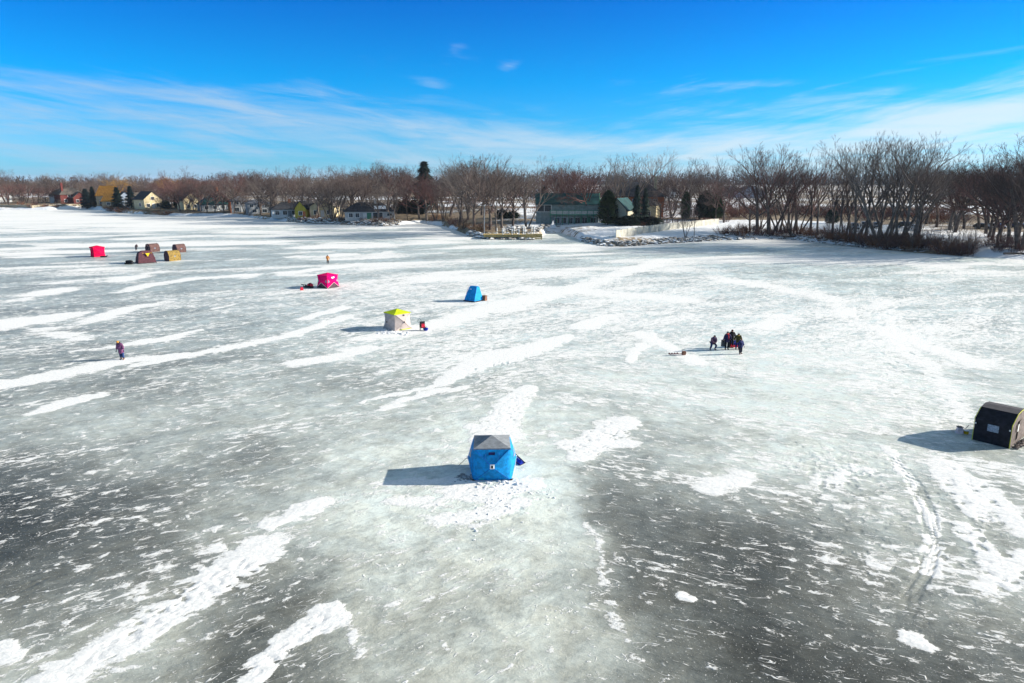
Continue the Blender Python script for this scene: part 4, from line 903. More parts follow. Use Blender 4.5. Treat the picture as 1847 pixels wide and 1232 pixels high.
p = hs(433, 14); house(p, 7.6, 7.5, 5.0, 1.6, facing(p) + .12, gsiding, mat('slate_roof', (.13, .14, .16), .9, .2, 2), 'two storey grey house with orange brick end wall', [('f', -1.6, 3.8, 2.0, 1.3), ('f', 1.6, 3.8, 2.0, 1.3), ('f', -1.6, 1.2, 2.0, 1.6), ('f', 2.4, 1.2, 1.0, 1.4)], [('f', .7, 1.05, 1.2, 2.2, cwhite)], hip=True)
MB().box((-3.95, 0, 2.9), (.24, 7.6, 5.6)).build('brick_end', brick2, bpy.data.objects[[o.name for o in COL.objects if o.get('label') == 'two storey grey house with orange brick end wall'][0]])
p = hs(467, 15); house(p, 9.5, 7.5, 4.2, 1.4, facing(p) + .1, gsiding, MATS['slate_roof'], 'lower grey wing right of the two storey grey house', [('f', -3, 3.1, 1.6, 1.2), ('f', 0, 3.1, 1.6, 1.2), ('f', 3, 3.1, 1.6, 1.2), ('f', -2, 1.0, 1.8, 1.4), ('f', 2, 1.0, 1.8, 1.4)], hip=True)
p = hs(524, 12); house(p, 13.5, 8, 3.0, 2.4, facing(p) + .08, cwhite, dshingle, 'long white ranch house with dark blue grey roof', [('f', -5, 1.5, 1.5, 1.4), ('f', -2.2, 1.5, 1.5, 1.4), ('f', 1.2, 1.5, 1.8, 1.4), ('f', 4.6, 1.5, 1.5, 1.4)], [('f', -.5, 1.05, 1, 2.1, gsiding)], (0, 0, 2.4, brick2), hip=True)
p = hs(553, 13); house(p, 4.6, 8.4, 3.2, 2.6, facing(p) - .5, mat('yellow_siding', (.40, .32, .04), .8, .08), dshingle, 'yellow gable end with snow lined roof edge beside the white ranch house', [('f', 0, 1.4, 1.4, 1.3)], [('f', 1.4, 1.0, .9, 2.0, brick2)], axis='y')
p = hs(587, 18); house(p, 9, 8, 3.6, 2.8, facing(p) - .25, cream, shingle, 'cream house with pale grey roof behind shoreline trunks', [('f', -2.4, 1.5, 1.4, 1.4), ('f', 2.4, 1.5, 1.4, 1.4), ('r', 0, 1.6, 1.4, 1.4)], [('f', 0, 1.05, 1, 2.1, cwhite)], axis='y')
p = hs(667, 12); house(p, 17, 9, 3.0, 2.8, facing(p) + .05, mat('pale_grey_siding', (.36, .37, .37), .85, .06), dshingle, 'wide pale grey ranch house with snow patches on its dark roof', [('f', -6.6, 1.5, 1.3, 1.4), ('f', -4.4, 1.5, 1.3, 1.4), ('f', 2.6, 1.4, 3.4, 1.9), ('f', 6.6, 1.6, 1.6, .9)], [('f', -1.8, 1.05, 1, 2.1, cwhite), ('f', -.4, 1.05, 1.2, 2.2, green_t)], (2.2, -.5, 2.4, cwhite), hip=True, snow=[(1.5, 5.6, -1, .12, .5)])
# clubhouse with the green roof
p = hit(1022, 403); rzc = facing(p) + .02
ch = house(p, 19, 10, 6.2, 2.9, rzc, pale_g, green_r, 'large clubhouse with dark green roof and railed upper deck', [('f', x, 1.2, 1.5, 1.7) for x in (-3, -1, 1, 3.2, 5.4, 8)] + [('f', -7.0, 4.8, 4.2, 1.9)], [('f', 6.9, 1.05, 1.1, 2.2, green_t), ('f', 4.3, 1.05, .9, 2.2, green_t)], (-8.4, 1.2, 1.6, cwhite))
MB().box((2.3, -6.4, 3.55), (15.2, 3.0, .28)).build('deck', green_t, ch)
for i in range(9):
    MB().box((-5.1 + i * 1.85, -7.8, 2.4), (.16, .16, 4.8)).build('deck_post', green_t, ch)
mbr = MB().box((2.3, -7.8, 4.85), (15.2, .14, .14)); mbr.build('deck_rail', green_t, ch)
MB().box((2.3, -7.72, 4.2), (15.0, .06, 1.0)).build('deck_panel', mat('pale_panel', (.42, .42, .38), .8), ch)
MB().box((9.65, -5.5, 7.0), (.2, .2, 2.4)).build('gable_brace', green_t, ch)
MB().tube([(9.95, -5.6, 6.0), (9.95, 0, 9.75)], .13, 4).build('verge_trim', green_t, ch); MB().tube([(9.95, 5.6, 6.0), (9.95, 0, 9.75)], .13, 4).build('verge_trim', green_t, ch)
MB().box((10.4, -5.7, 5.2), (.12, .12, 5.0)).build('downpipe', green_t, ch)
p = hit(1121, 404); house(p, 5.5, 10, 4.6, 3.0, facing(p) - .3, mat('pale_cream_siding', (.50, .46, .34), .8, .06), green_r, 'pale cream garden gable with green roof right of the clubhouse', [('f', 0, 1.5, 1.2, 1.4), ('f', 0, 4.2, 1.0, 1.0)], axis='y')
p = hs(1062, 75); house(p, 9, 8, 3.4, 2.6, facing(p) + .3, cream, shingle, 'small cream house glimpsed above the clubhouse roof', [('f', -2, 1.6, 1.3, 1.3), ('f', 2, 1.6, 1.3, 1.3)], hip=True)
p = hs(1140, 85); house(p, 20, 12, 7.2, 4.6, facing(p) + .1, brick2, dshingle, 'large brick house with dark roof and pale chimney behind the clubhouse', [('f', x, z, 1.4, 1.6) for x in (-7, -3.5, 0, 3.5, 7) for z in (2, 5.2)], [('f', 5.2, 1.05, 1.1, 2.2, cwhite)], (7.4, -2, 4.2, cream), hip=True)
p = hs(1166, 75); house(p, 8, 9, 4.6, 2.2, facing(p) - .2, cream, shingle, 'cream wing right of the large brick house', [('f', -1.5, 1.6, 1.2, 1.4), ('f', 1.5, 1.6, 1.2, 1.4)], hip=True)
for px_, t_, w_, m_, rf, lb in [(992, 260, 22, cwhite, snowroof, 'distant white building with snowy roof left of the maple'), (1316, 330, 16, gsiding, MATS['slate_roof'], 'distant grey gabled house at the edge of the snowy field'), (1350, 300, 18, MATS['blue_grey_siding'], dshingle, 'distant blue grey house beyond the snowy field'), (1200, 300, 14, cwhite, dshingle, 'distant white house left of the tall pale tree'), (2, 60, 9, cwhite, dshingle, 'white house at the extreme left behind bare trees'), (108, 48, 8, cwhite, shingle, 'pale house behind the red brick house')]:
    p = hs(px_, t_); house(p, w_, w_ * .7, 4, 3.5, facing(p) + .4, m_, rf, lb, [('f', -2.5, 1.6, 1.5, 1.5), ('f', 2.5, 1.6, 1.5, 1.5)], axis='y')

# fences
def fence(name, pts, h, m_, pm_, label, step=2.4, cat='fence'):
    r = empty(name, pts[0], 0, label, cat); o = pts[0]
    for a, b in zip(pts[:-1], pts[1:]):
        d = b - a; n = max(1, int(d.xy.length / step)); rz = math.atan2(d.y, d.x)
        for i in range(n):
            q0, q1 = a.lerp(b, i / n), a.lerp(b, (i + 1) / n); c = (q0 + q1) / 2 - o
            MB().box((c.x, c.y, c.z + h / 2 - .1), ((q1 - q0).xy.length - .06, .06, h + .2), rz).build('panel', m_, r)
            MB().box((q0.x - o.x, q0.y - o.y, q0.z - o.z + h / 2), (.14, .14, h + .24), rz).build('post', pm_, r)
    return r
fw = mat('white_concrete', (.50, .48, .41), .8, .1, .6)
fence('seawall', [hit(1111, 428.5), hit(1160, 421), hit(1213, 413.5), hit(1296, 405)], 1.75, fw, fw, 'long white panel wall on the rock bank right of the boat ramp', cat='wall')
fence('fence', [hit(-20, 374.5), hit(55, 375)], 1.5, mat('weathered_fence', (.38, .33, .24), .85, .15, 2), tan, 'weathered tan board fence at the far left shore')
fence('fence', [hit(58, 375.5), hit(150, 372)], 1.4, MATS['weathered_fence'], tan, 'weathered tan board fence below the red brick house')

# dock with white posts, lamp and boards
pk = hit(925, 428); rd = empty('dock', Vector((pk.x, pk.y, 0)), facing(pk), 'yellow timber dock with white posts beside the boat ramp', 'dock')
db = MB()
for i in range(34): db.box((-7.6 + i * .45, .4, 1.15), (.42, 4.4, .09))
db.build('decking', deckw, rd)
MB().box((0, -1.85, .82), (15.2, .16, .5)).build('fascia', deckw, rd)
fb = MB()
for i in range(4): fb.box((5.4, -2.9, .3 + i * .33), (4.4, .14, .26))
fb.build('board_rack', deckw, rd)
for x in (3.4, 7.4): MB().box((x, -2.8, .7), (.22, .2, 1.4)).build('rack_post', deckw, rd)
for i, x in enumerate((-4.2, -2.6, -2.2, -.2, .3, 1.6, 2.8, 3.2, 5.0, 5.5)):
    MB().tube([(x, -1.6 if i % 2 else 1.8, .3), (x, -1.6 if i % 2 else 1.8, 2.7 + .5 * (i > 5))], .13, 7).build('post', trimw, rd)
MB().box((.5, -1.6, 1.95), (9.6, .08, .12)).build('rail', deckw, rd)
pl_ = hit(874, 421); rl_ = empty('lamp_post', pl_, facing(pl_), 'tall twin armed lamp post at the left end of the dock', 'lamp post')
hL = ztop(pl_, 371) - pl_.z
MB().tube([(0, 0, -.4), (0, 0, hL)], [.11, .07], 7).build('pole', steel, rl_)
for sx, L_ in ((-1, 1.0), (1, 1.5)):
    a_ = MB().tube([(0, 0, hL - .1), (sx * L_ * .6, 0, hL + .12), (sx * L_, 0, hL + .15)], .05, 6).build('arm', steel, rl_)
    MB().box((sx * (L_ + .3), 0, hL + .12), (.8, .32, .14)).build('lamp_head', trimw, a_)
pu = at_shore(1333, 70); ru = empty('utility_pole', pu, facing(pu), 'wooden utility pole standing between the green spruces and the snowy field', 'utility pole')
hU = ztop(pu, 343) - pu.z
MB().tube([(0, 0, -.3), (0, 0, hU)], [.22, .15], 7).build('pole', mat('pole_wood', (.10, .07, .055), .9), ru); MB().box((0, 0, hU - .8), (2.4, .15, .18)).build('crossarm', MATS['pole_wood'], ru)
pt = hit(997, 412); rt = empty('covered_boat', pt, .3, 'small white pointed tarp on the shore by the boat ramp', 'tarp')
rings([(0, 1.1, .8, 0, 0), (.5, .85, .6, 0, 0), (1.4, .3, .22, .0, 0), (2.3, .06, .06, .05, 0)]).build('cover', trimw, rt); MB().tube([(.05, 0, 2.2), (.08, 0, 2.6)], .04, 5).build('pole_tip', steel, rt)

# vehicles in the car park
def car(px, py, rz, m_, label, van=False, lights=False):
    p = hit(px, py); r = empty('parked_car', p, facing(p) + R(rz), label, 'van' if van else 'car')
    H = 1.75 if van else 1.5; L = 4.6; w = 1.8
    pr = [(-L / 2, .35), (-L / 2 + .02, .75), (-L * .27, .95), (-L * .13, H), (L * .30, H), (L * .46, 1.0), (L / 2, .85), (L / 2, .35)]
    MB().prism(pr, -w / 2, w / 2).build('body', m_, r, bevel=.05)
    MB().add([(-w * .42, -L * .262, 1.0), (w * .42, -L * .262, 1.0), (w * .38, -L * .142, H - .08), (-w * .38, -L * .142, H - .08)], [(0, 1, 2, 3)]).build('windscreen', glass, r, (0, -.03, .02))
    for sx in (-1, 1):
        MB().add([(sx * (w / 2 + .012), -L * .20, 1.0), (sx * (w / 2 + .012), L * .40, 1.02), (sx * (w / 2 + .012), L * .28, H - .1), (sx * (w / 2 + .012), -L * .11, H - .1)], [(0, 1, 2, 3)]).build('side_window', glass, r)
        MB().box((sx * .62, -L / 2 + .0, .70), (.36, .1, .18)).build('headlight', mat('lamp_glass', (.7, .7, .65), .2), r)
        for yy in (-L * .31, L * .31):
            wl = MB().tube([(sx * (w / 2 - .18), yy, .33), (sx * (w / 2 + .03), yy, .33)], .33, 14).build('wheel', rubber, r)
            MB().tube([(sx * (w / 2 + .02), yy, .33), (sx * (w / 2 + .045), yy, .33)], .2, 10).build('rim', steel, wl)
    MB().box((0, -L / 2 - .02, .42), (w * .95, .14, .2)).build('bumper', dark, r)
    return r
cm = lambda n, c: mat(n, c, .3, .05, 1)
car(1540, 414, 14, cm('silver_paint', (.30, .34, .38)), 'silver blue minivan, leftmost vehicle in the car park behind the trees', True)
car(1559, 410, 10, cm('black_paint', (.02, .02, .025)), 'black car parked just right of the silver minivan')
car(1581, 411, 10, cm('blue_grey_paint', (.07, .10, .15)), 'blue grey car between the black car and the olive car')
car(1634, 410, 70, cm('olive_paint', (.05, .05, .035)), 'dark olive car parked sideways left of the white car')
car(1652, 415, 12, cm('white_car_paint', (.55, .55, .55)), 'white car with pale headlights behind the shoreline saplings')
car(1773, 413, 60, cm('charcoal_paint', (.03, .03, .03)), 'charcoal car, left one of the three at the right edge')
car(1797, 413, 75, cm('dark_red_paint', (.06, .015, .015)), 'dark red car between the charcoal car and the navy car')
car(1836, 411, 80, cm('navy_paint', (.03, .045, .09)), 'navy car at the extreme right behind the largest tree')
pj = hit(1753, 457.5)
person(1753, 457, 1.85, 70, 'dark clothed person pulling a sled at the right shore', blk, navy, blk, blk, dict(ell=(-.15, .05, .62), hal=(-.14, .10, .50)), ground=pj)
sled(0, 0, R(20), 1.5, .65, dark, 'black sled towed by the person at the right shore', hit(1744.5, 457.8))

# ------------------------------------------------------------------ bare trees
def tree_mesh(seed, H, trunk, nstem, counts, angs, ratios, r0, trop, wob, twig=.022, leanx=0.0, start=.3):
    rn = random.Random(seed); tr, cr = MB(), MB()
    def grow(p, d, L, r, lev):
        n = (5, 4, 3, 2, 2)[min(lev, 4)]; pts = [p]; rad = [r]; dd = d.copy(); rend = r * (.55 if lev < 2 else .4)
        for i in range(n):
            dd = dd + Vector((rn.gauss(0, wob), rn.gauss(0, wob), rn.gauss(0, wob) + trop * (lev > 0)))
            dd.normalize(); pts.append(pts[-1] + dd * (L / n)); rad.append(max(twig * .45, r + (rend - r) * (i + 1) / n))
        (tr if lev == 0 else cr).tube(pts, rad, (7, 5, 4, 3, 3)[min(lev, 4)], cap=False)
        if lev >= len(counts): return
        c = counts[lev]
        for j in range(c):
            t = 1.0 if j == 0 and lev > 0 else start + (1 - start) * (j + rn.random()) / c
            f = min(t * n, n - 1e-4); i = int(f); q = pts[i].lerp(pts[i + 1], f - i); base = (pts[i + 1] - pts[i]).normalized()
            o = base.orthogonal().normalized(); o.rotate(Matrix.Rotation(j * 2.399 + rn.uniform(-.5, .5), 3, base))
            a = R(angs[min(lev, len(angs) - 1)] * rn.uniform(.6, 1.3)) * (.5 if j == 0 and lev > 0 else 1)
            nd = base * math.cos(a) + o * math.sin(a)
            grow(q, nd, L * ratios[min(lev, len(ratios) - 1)] * rn.uniform(.7, 1.15) * (1.15 - .35 * t), max(twig * .6, rad[i] * .55), lev + 1)
    if trunk > 0: grow(Vector((0, 0, -.3)), Vector((leanx, 0, 1)).normalized(), H * trunk, r0, 0)
    else:
        for j in range(nstem):
            a = j * 6.283 / nstem + rn.uniform(-.4, .4); sp = rn.uniform(.14, .48)
            s0 = Vector((math.cos(a) * .35, math.sin(a) * .35, -.3))
            grow(s0, Vector((math.cos(a) * sp + leanx, math.sin(a) * sp, 1)).normalized(), H * rn.uniform(.5, .68), r0 * rn.uniform(.6, 1), 0)
    zmax = float(np.percentile([v[2] for v in cr.v], 99.0))
    for m in (tr, cr): m.v = [(x * 20 / zmax, y * 20 / zmax, z * 20 / zmax) for x, y, z in m.v]
    return tr, cr
bark = mat('grey_bark', (.105, .08, .068), .95, .25, 1.2); bark2 = mat('pale_bark', (.145, .118, .10), .95, .2, 1.2)
twg = mat('brown_twigs', (.125, .09, .077), .95, .2, .15); twg_r = mat('red_brown_twigs', (.145, .074, .064), .95, .2, .15); twg_g = mat('grey_twigs', (.17, .135, .115), .95, .2, .15)
twg_y = mat('yellow_twigs', (.36, .20, .05), .95, .2, .15); twg_d = mat('dark_twigs', (.075, .05, .045), .95, .2, .15)
KIND = {
 'spreading': (11, 20, .40, 1, (8, 7, 6, 6), (50, 42, 40, 38), (1.15, .62, .52, .46), .40, .09, .08),
 'round':     (12, 20, .38, 1, (9, 8, 6, 6), (52, 44, 42, 40), (1.05, .60, .52, .46), .36, .08, .09),
 'dense':     (13, 20, .40, 1, (10, 8, 7, 6), (48, 44, 42, 40), (.95, .58, .50, .45), .34, .09, .08),
 'tall':      (14, 20, .50, 1, (7, 6, 5, 4), (38, 38, 38, 38), (.85, .58, .52, .46), .32, .12, .06),
 'forked':    (15, 20, 0, 4, (6, 6, 5, 4), (40, 40, 40, 38), (.62, .58, .52, .46), .30, .10, .05),
 'clustered': (16, 20, 0, 6, (5, 5, 5, 4), (36, 38, 38, 38), (.60, .58, .52, .46), .26, .10, .05),
 'slender':   (17, 20, .72, 1, (12, 7, 6), (36, 40, 42), (.34, .50, .45), .16, .10, .05),
 'airy':      (18, 20, 0, 3, (6, 5, 5, 5), (38, 36, 36, 36), (.66, .58, .52, .46), .34, .12, .045),
}
KM = {}
for kn, a in KIND.items():
    for var in range(2):
        KM[kn, var] = tree_mesh(a[0] + 100 * var, *a[1:], leanx=.06 * (1 - 2 * var), start={'slender': .25, 'airy': .45, 'clustered': .45}.get(kn, .42))
_made = {}
TREES = []
def tree(p, H, kind, twm, bkm, wide=1.0, name='bare_tree'):
    var = random.randrange(2); key = (kind, var, twm.name, bkm.name)
    r = bpy.data.objects.new(name, None); COL.objects.link(r)
    r.location = p; s = H / 20; r.scale = (s * wide, s * wide, s); r.rotation_euler = (0, 0, random.uniform(-3.1, 3.1))
    if key not in _made:
        tr, cr = KM[kind, var]
        t = tr.build('trunk', bkm, r); c = cr.build('crown', twm, r); _made[key] = (t, c)
    else:
        for o in _made[key]:
            q = o.copy(); COL.objects.link(q); q.parent = r
    TREES.append(r); r['_k'] = kind; return r
def treeat(px, t, top, kind, twm=None, bkm=None, wide=1.0):
    p = at_shore(px, t); h = max(3, (ztop(p, top) - p.z) * 1.05)
    return tree(p, h, kind, twm or random.choice([twg, twg, twg_r, twg_g]), bkm or random.choice([bark, bark, bark2]), wide), px
PLACED = []
def put(*a, **k):
    z = k.pop('zone'); o, px = treeat(*a, **k); PLACED.append((z, px, o))
def fill(x0, x1, n, t0, t1, top0, top1, kinds, zone, mats=None, wide=(.85, 1.15)):
    for i in range(n):
        px = x0 + (x1 - x0) * (i + random.uniform(.1, .9)) / n
        put(px, random.uniform(t0, t1), random.uniform(top0, top1), random.choice(kinds), twm=random.choice(mats) if mats else None, wide=random.uniform(*wide), zone=zone)
D4 = ['spreading', 'round', 'dense', 'round', 'dense']
zA = 'left of the red brick house'; zB = 'between the red brick house and green porch roof'; zC = 'between green porch roof and the wide grey ranch house'
zD = 'behind the wide pale grey ranch house'; zE = 'between the tall spruce and the lamp post'; zF = 'around the green roofed clubhouse'; zG = 'between the clubhouse and the snowy field'; zH = 'in the large clump right of the white panel wall'; zI = 'by the parked cars'; zJ = 'at the right edge of the shore'
for a in [(12, 40, 306, 'airy'), (-8, 30, 312, 'dense'), (96, 70, 316, 'round'), (40, 60, 324, 'dense')]: put(*a, zone=zA)
fill(-40, 130, 16, 12, 100, 322, 336, D4, zA, wide=(1.0, 1.5))
for a in [(150, 90, 315, 'round'), (185, 80, 313, 'spreading'), (205, 80, 314, 'dense'), (262, 70, 317, 'dense'), (318, 45, 311, 'spreading'), (341, 45, 305, 'airy'), (310, 25, 326, 'spreading'), (325, 15, 338, 'round'), (290, 14, 345, 'spreading'), (368, 50, 324, 'dense')]: put(*a, zone=zB)
fill(318, 412, 7, 5, 14, 325, 350, ['round', 'spreading', 'dense'], zB, [twg, twg_r])
put(226, 70, 323, 'dense', twm=twg_y, wide=1.3, zone=zB); put(301, 75, 321, 'dense', twm=twg_y, zone=zB)
fill(130, 400, 26, 50, 160, 322, 336, D4, zB, wide=(1.0, 1.5))
for a in [(422, 10, 314, 'spreading'), (470, 8, 311, 'dense'), (400, 40, 320, 'dense'), (518, 30, 305, 'spreading'), (545, 25, 305, 'spreading'), (575, 8, 304, 'spreading'), (602, 8, 306, 'forked'), (630, 10, 308, 'dense'), (640, 40, 310, 'dense'), (489, 6, 352, 'round'), (596, 5, 330, 'forked'), (560, 7, 318, 'slender'), (612, 6, 335, 'slender')]: put(*a, zone=zC)
fill(412, 720, 14, 4, 10, 316, 345, ['spreading', 'round', 'forked'], zC, [twg, twg_g])
fill(400, 640, 14, 25, 120, 312, 327, D4, zC, [twg, twg_r, twg_d, twg_g], (1.0, 1.4))
for a in [(680, 90, 297, 'round'), (712, 90, 296, 'spreading'), (700, 60, 302, 'dense'), (740, 40, 306, 'round'), (650, 40, 308, 'dense'), (735, 6, 322, 'slender'), (757, 5, 326, 'round'), (786, 5, 322, 'forked'), (716, 6, 345, 'slender'), (770, 4, 316, 'round')]: put(*a, zone=zD)
fill(640, 770, 8, 40, 130, 306, 322, D4, zD, [twg, twg_r, twg_g], (1.0, 1.4))
for a in [(830, 8, 290, 'spreading'), (855, 7, 286, 'spreading'), (884, 12, 294, 'dense'), (845, 40, 290, 'dense'), (812, 30, 298, 'round'), (905, 16, 304, 'round'), (925, 25, 308, 'spreading'), (800, 6, 320, 'forked'), (838, 5, 335, 'forked'), (895, 8, 316, 'tall'), (872, 6, 318, 'slender')]: put(*a, zone=zE)
put(950, 22, 291, 'airy', twm=twg_g, wide=1.2, zone=zE)
fill(775, 950, 8, 30, 130, 306, 326, D4, zE, [twg, twg_r, twg_g], (1.0, 1.4))
for a in [(1002, 40, 304, 'dense'), (1022, 30, 303, 'round'), (1062, 45, 308, 'dense')]: put(*a, twm=twg_r, zone=zF)
put(1034, 40, 298, 'forked', twm=twg_r, bkm=bark2, wide=1.3, zone=zF)
put(1101, 60, 287, 'airy', twm=twg_g, wide=1.1, zone=zF); put(1127, 65, 285, 'airy', twm=twg_g, wide=1.1, zone=zF)
fill(955, 1180, 6, 70, 160, 318, 334, D4, zF, [twg_r, twg, twg_d], (1.1, 1.5))
put(1182, 90, 275, 'tall', twm=mat('pale_twigs', (.30, .24, .20), .95), bkm=bark2, wide=1.1, zone=zG)
for a in [(1160, 60, 352, 'round'), (1232, 62, 297, 'spreading'), (1245, 55, 306, 'slender'), (1275, 66, 291, 'spreading'), (1262, 58, 305, 'tall'), (1212, 70, 302, 'forked'), (1190, 60, 345, 'round'), (1187, 80, 318, 'dense'), (1215, 30, 362, 'round'), (1252, 3, 360, 'slender'), (1236, 4, 378, 'forked'), (1305, 40, 316, 'spreading'), (1290, 50, 330, 'dense')]: put(*a, zone=zG)
fill(1180, 1330, 7, 60, 160, 322, 340, D4, zG, [twg_r, twg, twg_d], (1.1, 1.4))
for a in [(1366, 5, 276, 'spreading'), (1388, 4, 274, 'airy'), (1404, 7, 277, 'forked'), (1420, 6, 280, 'airy'), (1440, 6, 283, 'forked'), (1462, 7, 277, 'tall'), (1352, 10, 330, 'spreading'), (1372, 16, 320, 'forked'), (1428, 3, 320, 'clustered'), (1475, 5, 300, 'tall')]: put(*a, twm=random.choice([twg, twg_g, twg_r]), zone=zH)
for a in [(1500, 5, 281, 'tall'), (1513, 4, 290, 'slender'), (1540, 6, 262, 'airy'), (1560, 7, 270, 'tall'), (1586, 6, 254, 'airy'), (1600, 8, 262, 'airy'), (1622, 7, 256, 'airy'), (1646, 9, 264, 'airy'), (1525, 6, 310, 'forked'), (1580, 4, 320, 'slender'), (1655, 12, 290, 'spreading')]: put(*a, twm=random.choice([twg, twg_g, twg_d]), zone=zI)
fill(1660, 1790, 7, 25, 75, 298, 316, D4, zI, [twg_r, twg_d, twg], (1.0, 1.35))
put(1722, 40, 298, 'dense', twm=twg_d, wide=1.2, zone=zI)
put(1842, 7, 230, 'airy', twm=twg_d, bkm=bark, wide=1.35, zone=zJ)
for a in [(1800, 22, 290, 'dense'), (1818, 14, 300, 'round'), (1783, 30, 296, 'dense'), (1866, 16, 270, 'round'), (1835, 30, 292, 'dense'), (1905, 10, 262, 'spreading'), (1950, 12, 270, 'round')]: put(*a, twm=random.choice([twg_r, twg_d]), zone=zJ)
fill(1765, 1860, 6, 4, 40, 318, 350, D4, zJ, [twg_r, twg_d], (1.0, 1.3))
# saplings along the right waterline
for i in range(26):
    px = 1480 + 285 * (i + random.random()) / 26
    p = at_shore(px, random.uniform(-.6, 4)); o = tree(p, random.uniform(4, 9.5), 'slender', twg_g, bark2 if i % 3 else bark, random.uniform(.7, 1.1), 'sapling'); PLACED.append(('along the right waterline', px, o))
ORD = ['leftmost', 'second', 'third', 'fourth', 'fifth', 'sixth', 'seventh', 'eighth', 'ninth', 'tenth', 'eleventh', 'twelfth', 'thirteenth', 'fourteenth', 'fifteenth', 'sixteenth', 'seventeenth', 'eighteenth', 'nineteenth', 'twentieth', 'twenty-first', 'twenty-second', 'twenty-third', 'twenty-fourth', 'twenty-fifth', 'twenty-sixth', 'twenty-seventh', 'twenty-eighth', 'twenty-ninth', 'thirtieth']
def label_row(rows, noun, cat, grp):
    """name each plant by its look, its stretch of shore and its place there counted from the left"""
    by = {}
    for z, px, o in rows: by.setdefault((z, o['_k']), []).append((px, o))
    for (z, kd), l in by.items():
        l.sort(key=lambda q: q[0])
        for i, (px, o) in enumerate(l):
            w = (ORD[i] + ' ') if len(l) > 1 else ''
            tag(o, f'{w}{kd} {noun}' + (' from left' if i else '') + f' {z}', cat, grp)
label_row([r for r in PLACED if r[2].name.startswith('bare')], 'bare tree', 'tree', 'bare trees along the shore')
for r in PLACED:
    if r[2].name.startswith('sapling'): r[2]['_k'] = 'thin leafless'
label_row([r for r in PLACED if r[2].name.startswith('sapling')], 'sapling', 'tree', 'saplings along the right waterline')

# ------------------------------------------------------------------ leafless brush
def brush_mesh(seed, H, n):
    rn = random.Random(seed); st, tw = MB(), MB()
    for i in range(n):
        a = rn.uniform(0, 6.28); rr = rn.uniform(0, 1.1); p = Vector((math.cos(a) * rr, math.sin(a) * rr, -.15)); d = Vector((math.cos(a) * .45 + rn.gauss(0, .2), math.sin(a) * .45 + rn.gauss(0, .2), 1)).normalized()
        L = H * rn.uniform(.5, 1); pts = [p, p + d * L * .5, p + d * L + Vector((rn.gauss(0, .15), rn.gauss(0, .15), 0))]
        st.tube(pts, [.022, .016, .008], 3, cap=False)
        for j in range(9):
            t = rn.uniform(.3, 1); q = pts[0].lerp(pts[2], t); e = d + Vector((rn.gauss(0, .55), rn.gauss(0, .55), rn.gauss(0, .3))); e.normalize()
            tw.tube([q, q + e * L * rn.uniform(.15, .35)], [.012, .007], 3, cap=False)
    return st, tw
BM = [brush_mesh(40 + i, 2.6, 46) for i in range(3)]; _bm = {}
brushmats = [mat('maroon_brush', (.12, .055, .048), .95, .2, .5), mat('tan_brush', (.26, .16, .085), .95, .2, .5), mat('russet_brush', (.20, .085, .045), .95, .2, .5)]
BR = []
def brush(p, h, mi, w=1.0):
    k = random.randrange(3); r = bpy.data.objects.new('leafless_shrub', None); COL.objects.link(r); r.location = p; s = h / 2.6; r.scale = (s * w, s * w, s); r.rotation_euler.z = random.uniform(0, 6)
    if (k, mi) not in _bm:
        _bm[k, mi] = (BM[k][0].build('stem', brushmats[mi], r), BM[k][1].build('twigs', brushmats[mi], r))
    else:
        for o in _bm[k, mi]: q = o.copy(); COL.objects.link(q); q.parent = r
    r['_k'] = ('maroon', 'tan', 'russet')[mi]; return r
def brushfill(x0, x1, n, t0, t1, h0, h1, mis, zone, w=(1.0, 1.6)):
    for i in range(n):
        px = x0 + (x1 - x0) * (i + random.random()) / n
        BR.append((zone, px, brush(at_shore(px, random.uniform(t0, t1)), random.uniform(h0, h1), random.choice(mis), random.uniform(*w))))
brushfill(1300, 1480, 26, 1, 9, 1.6, 3.0, [0, 0, 2], 'on the bank right of the white wall')
brushfill(1480, 1640, 30, .5, 7, 1.8, 3.4, [0, 0, 0, 2], 'on the bank below the parked cars')
brushfill(1600, 1760, 28, 0, 9, 1.8, 3.6, [0, 0, 2], 'among the shoreline saplings')
brushfill(1320, 1500, 25, 62, 130, 2.6, 4.6, [0, 0, 2], 'in the thicket left of the cars', (1.5, 2.6))
brushfill(1500, 1740, 28, 66, 130, 2.6, 4.6, [0, 0, 2], 'in the thicket behind the cars', (1.5, 2.6))
brushfill(1775, 1870, 14, 2, 22, 1.6, 3.0, [0, 0], 'at the right edge')
brushfill(196, 228, 4, -1, 2, 2.4, 3.4, [2], 'at the waterline below the orange cedar roof', (1.4, 1.8))
brushfill(255, 310, 6, -1, 2, 1.2, 2.0, [2, 1], 'at the waterline below the cream gable', (1.4, 1.8))
brushfill(540, 720, 16, 1, 5, 1.2, 2.4, [0, 2, 1], 'among the rocks before the ranch houses')
brushfill(780, 880, 12, 2, 9, 1.8, 3.2, [0, 2, 1], 'left of the lamp post')
brushfill(1150, 1330, 16, 30, 70, 1.4, 2.8, [0, 2], 'behind the white wall')
brushfill(20, 190, 14, 4, 14, 1.5, 3.0, [1, 2, 0], 'behind the tan board fences')
label_row(BR, 'leafless shrub', 'shrub', 'leafless shrubs along the shore')

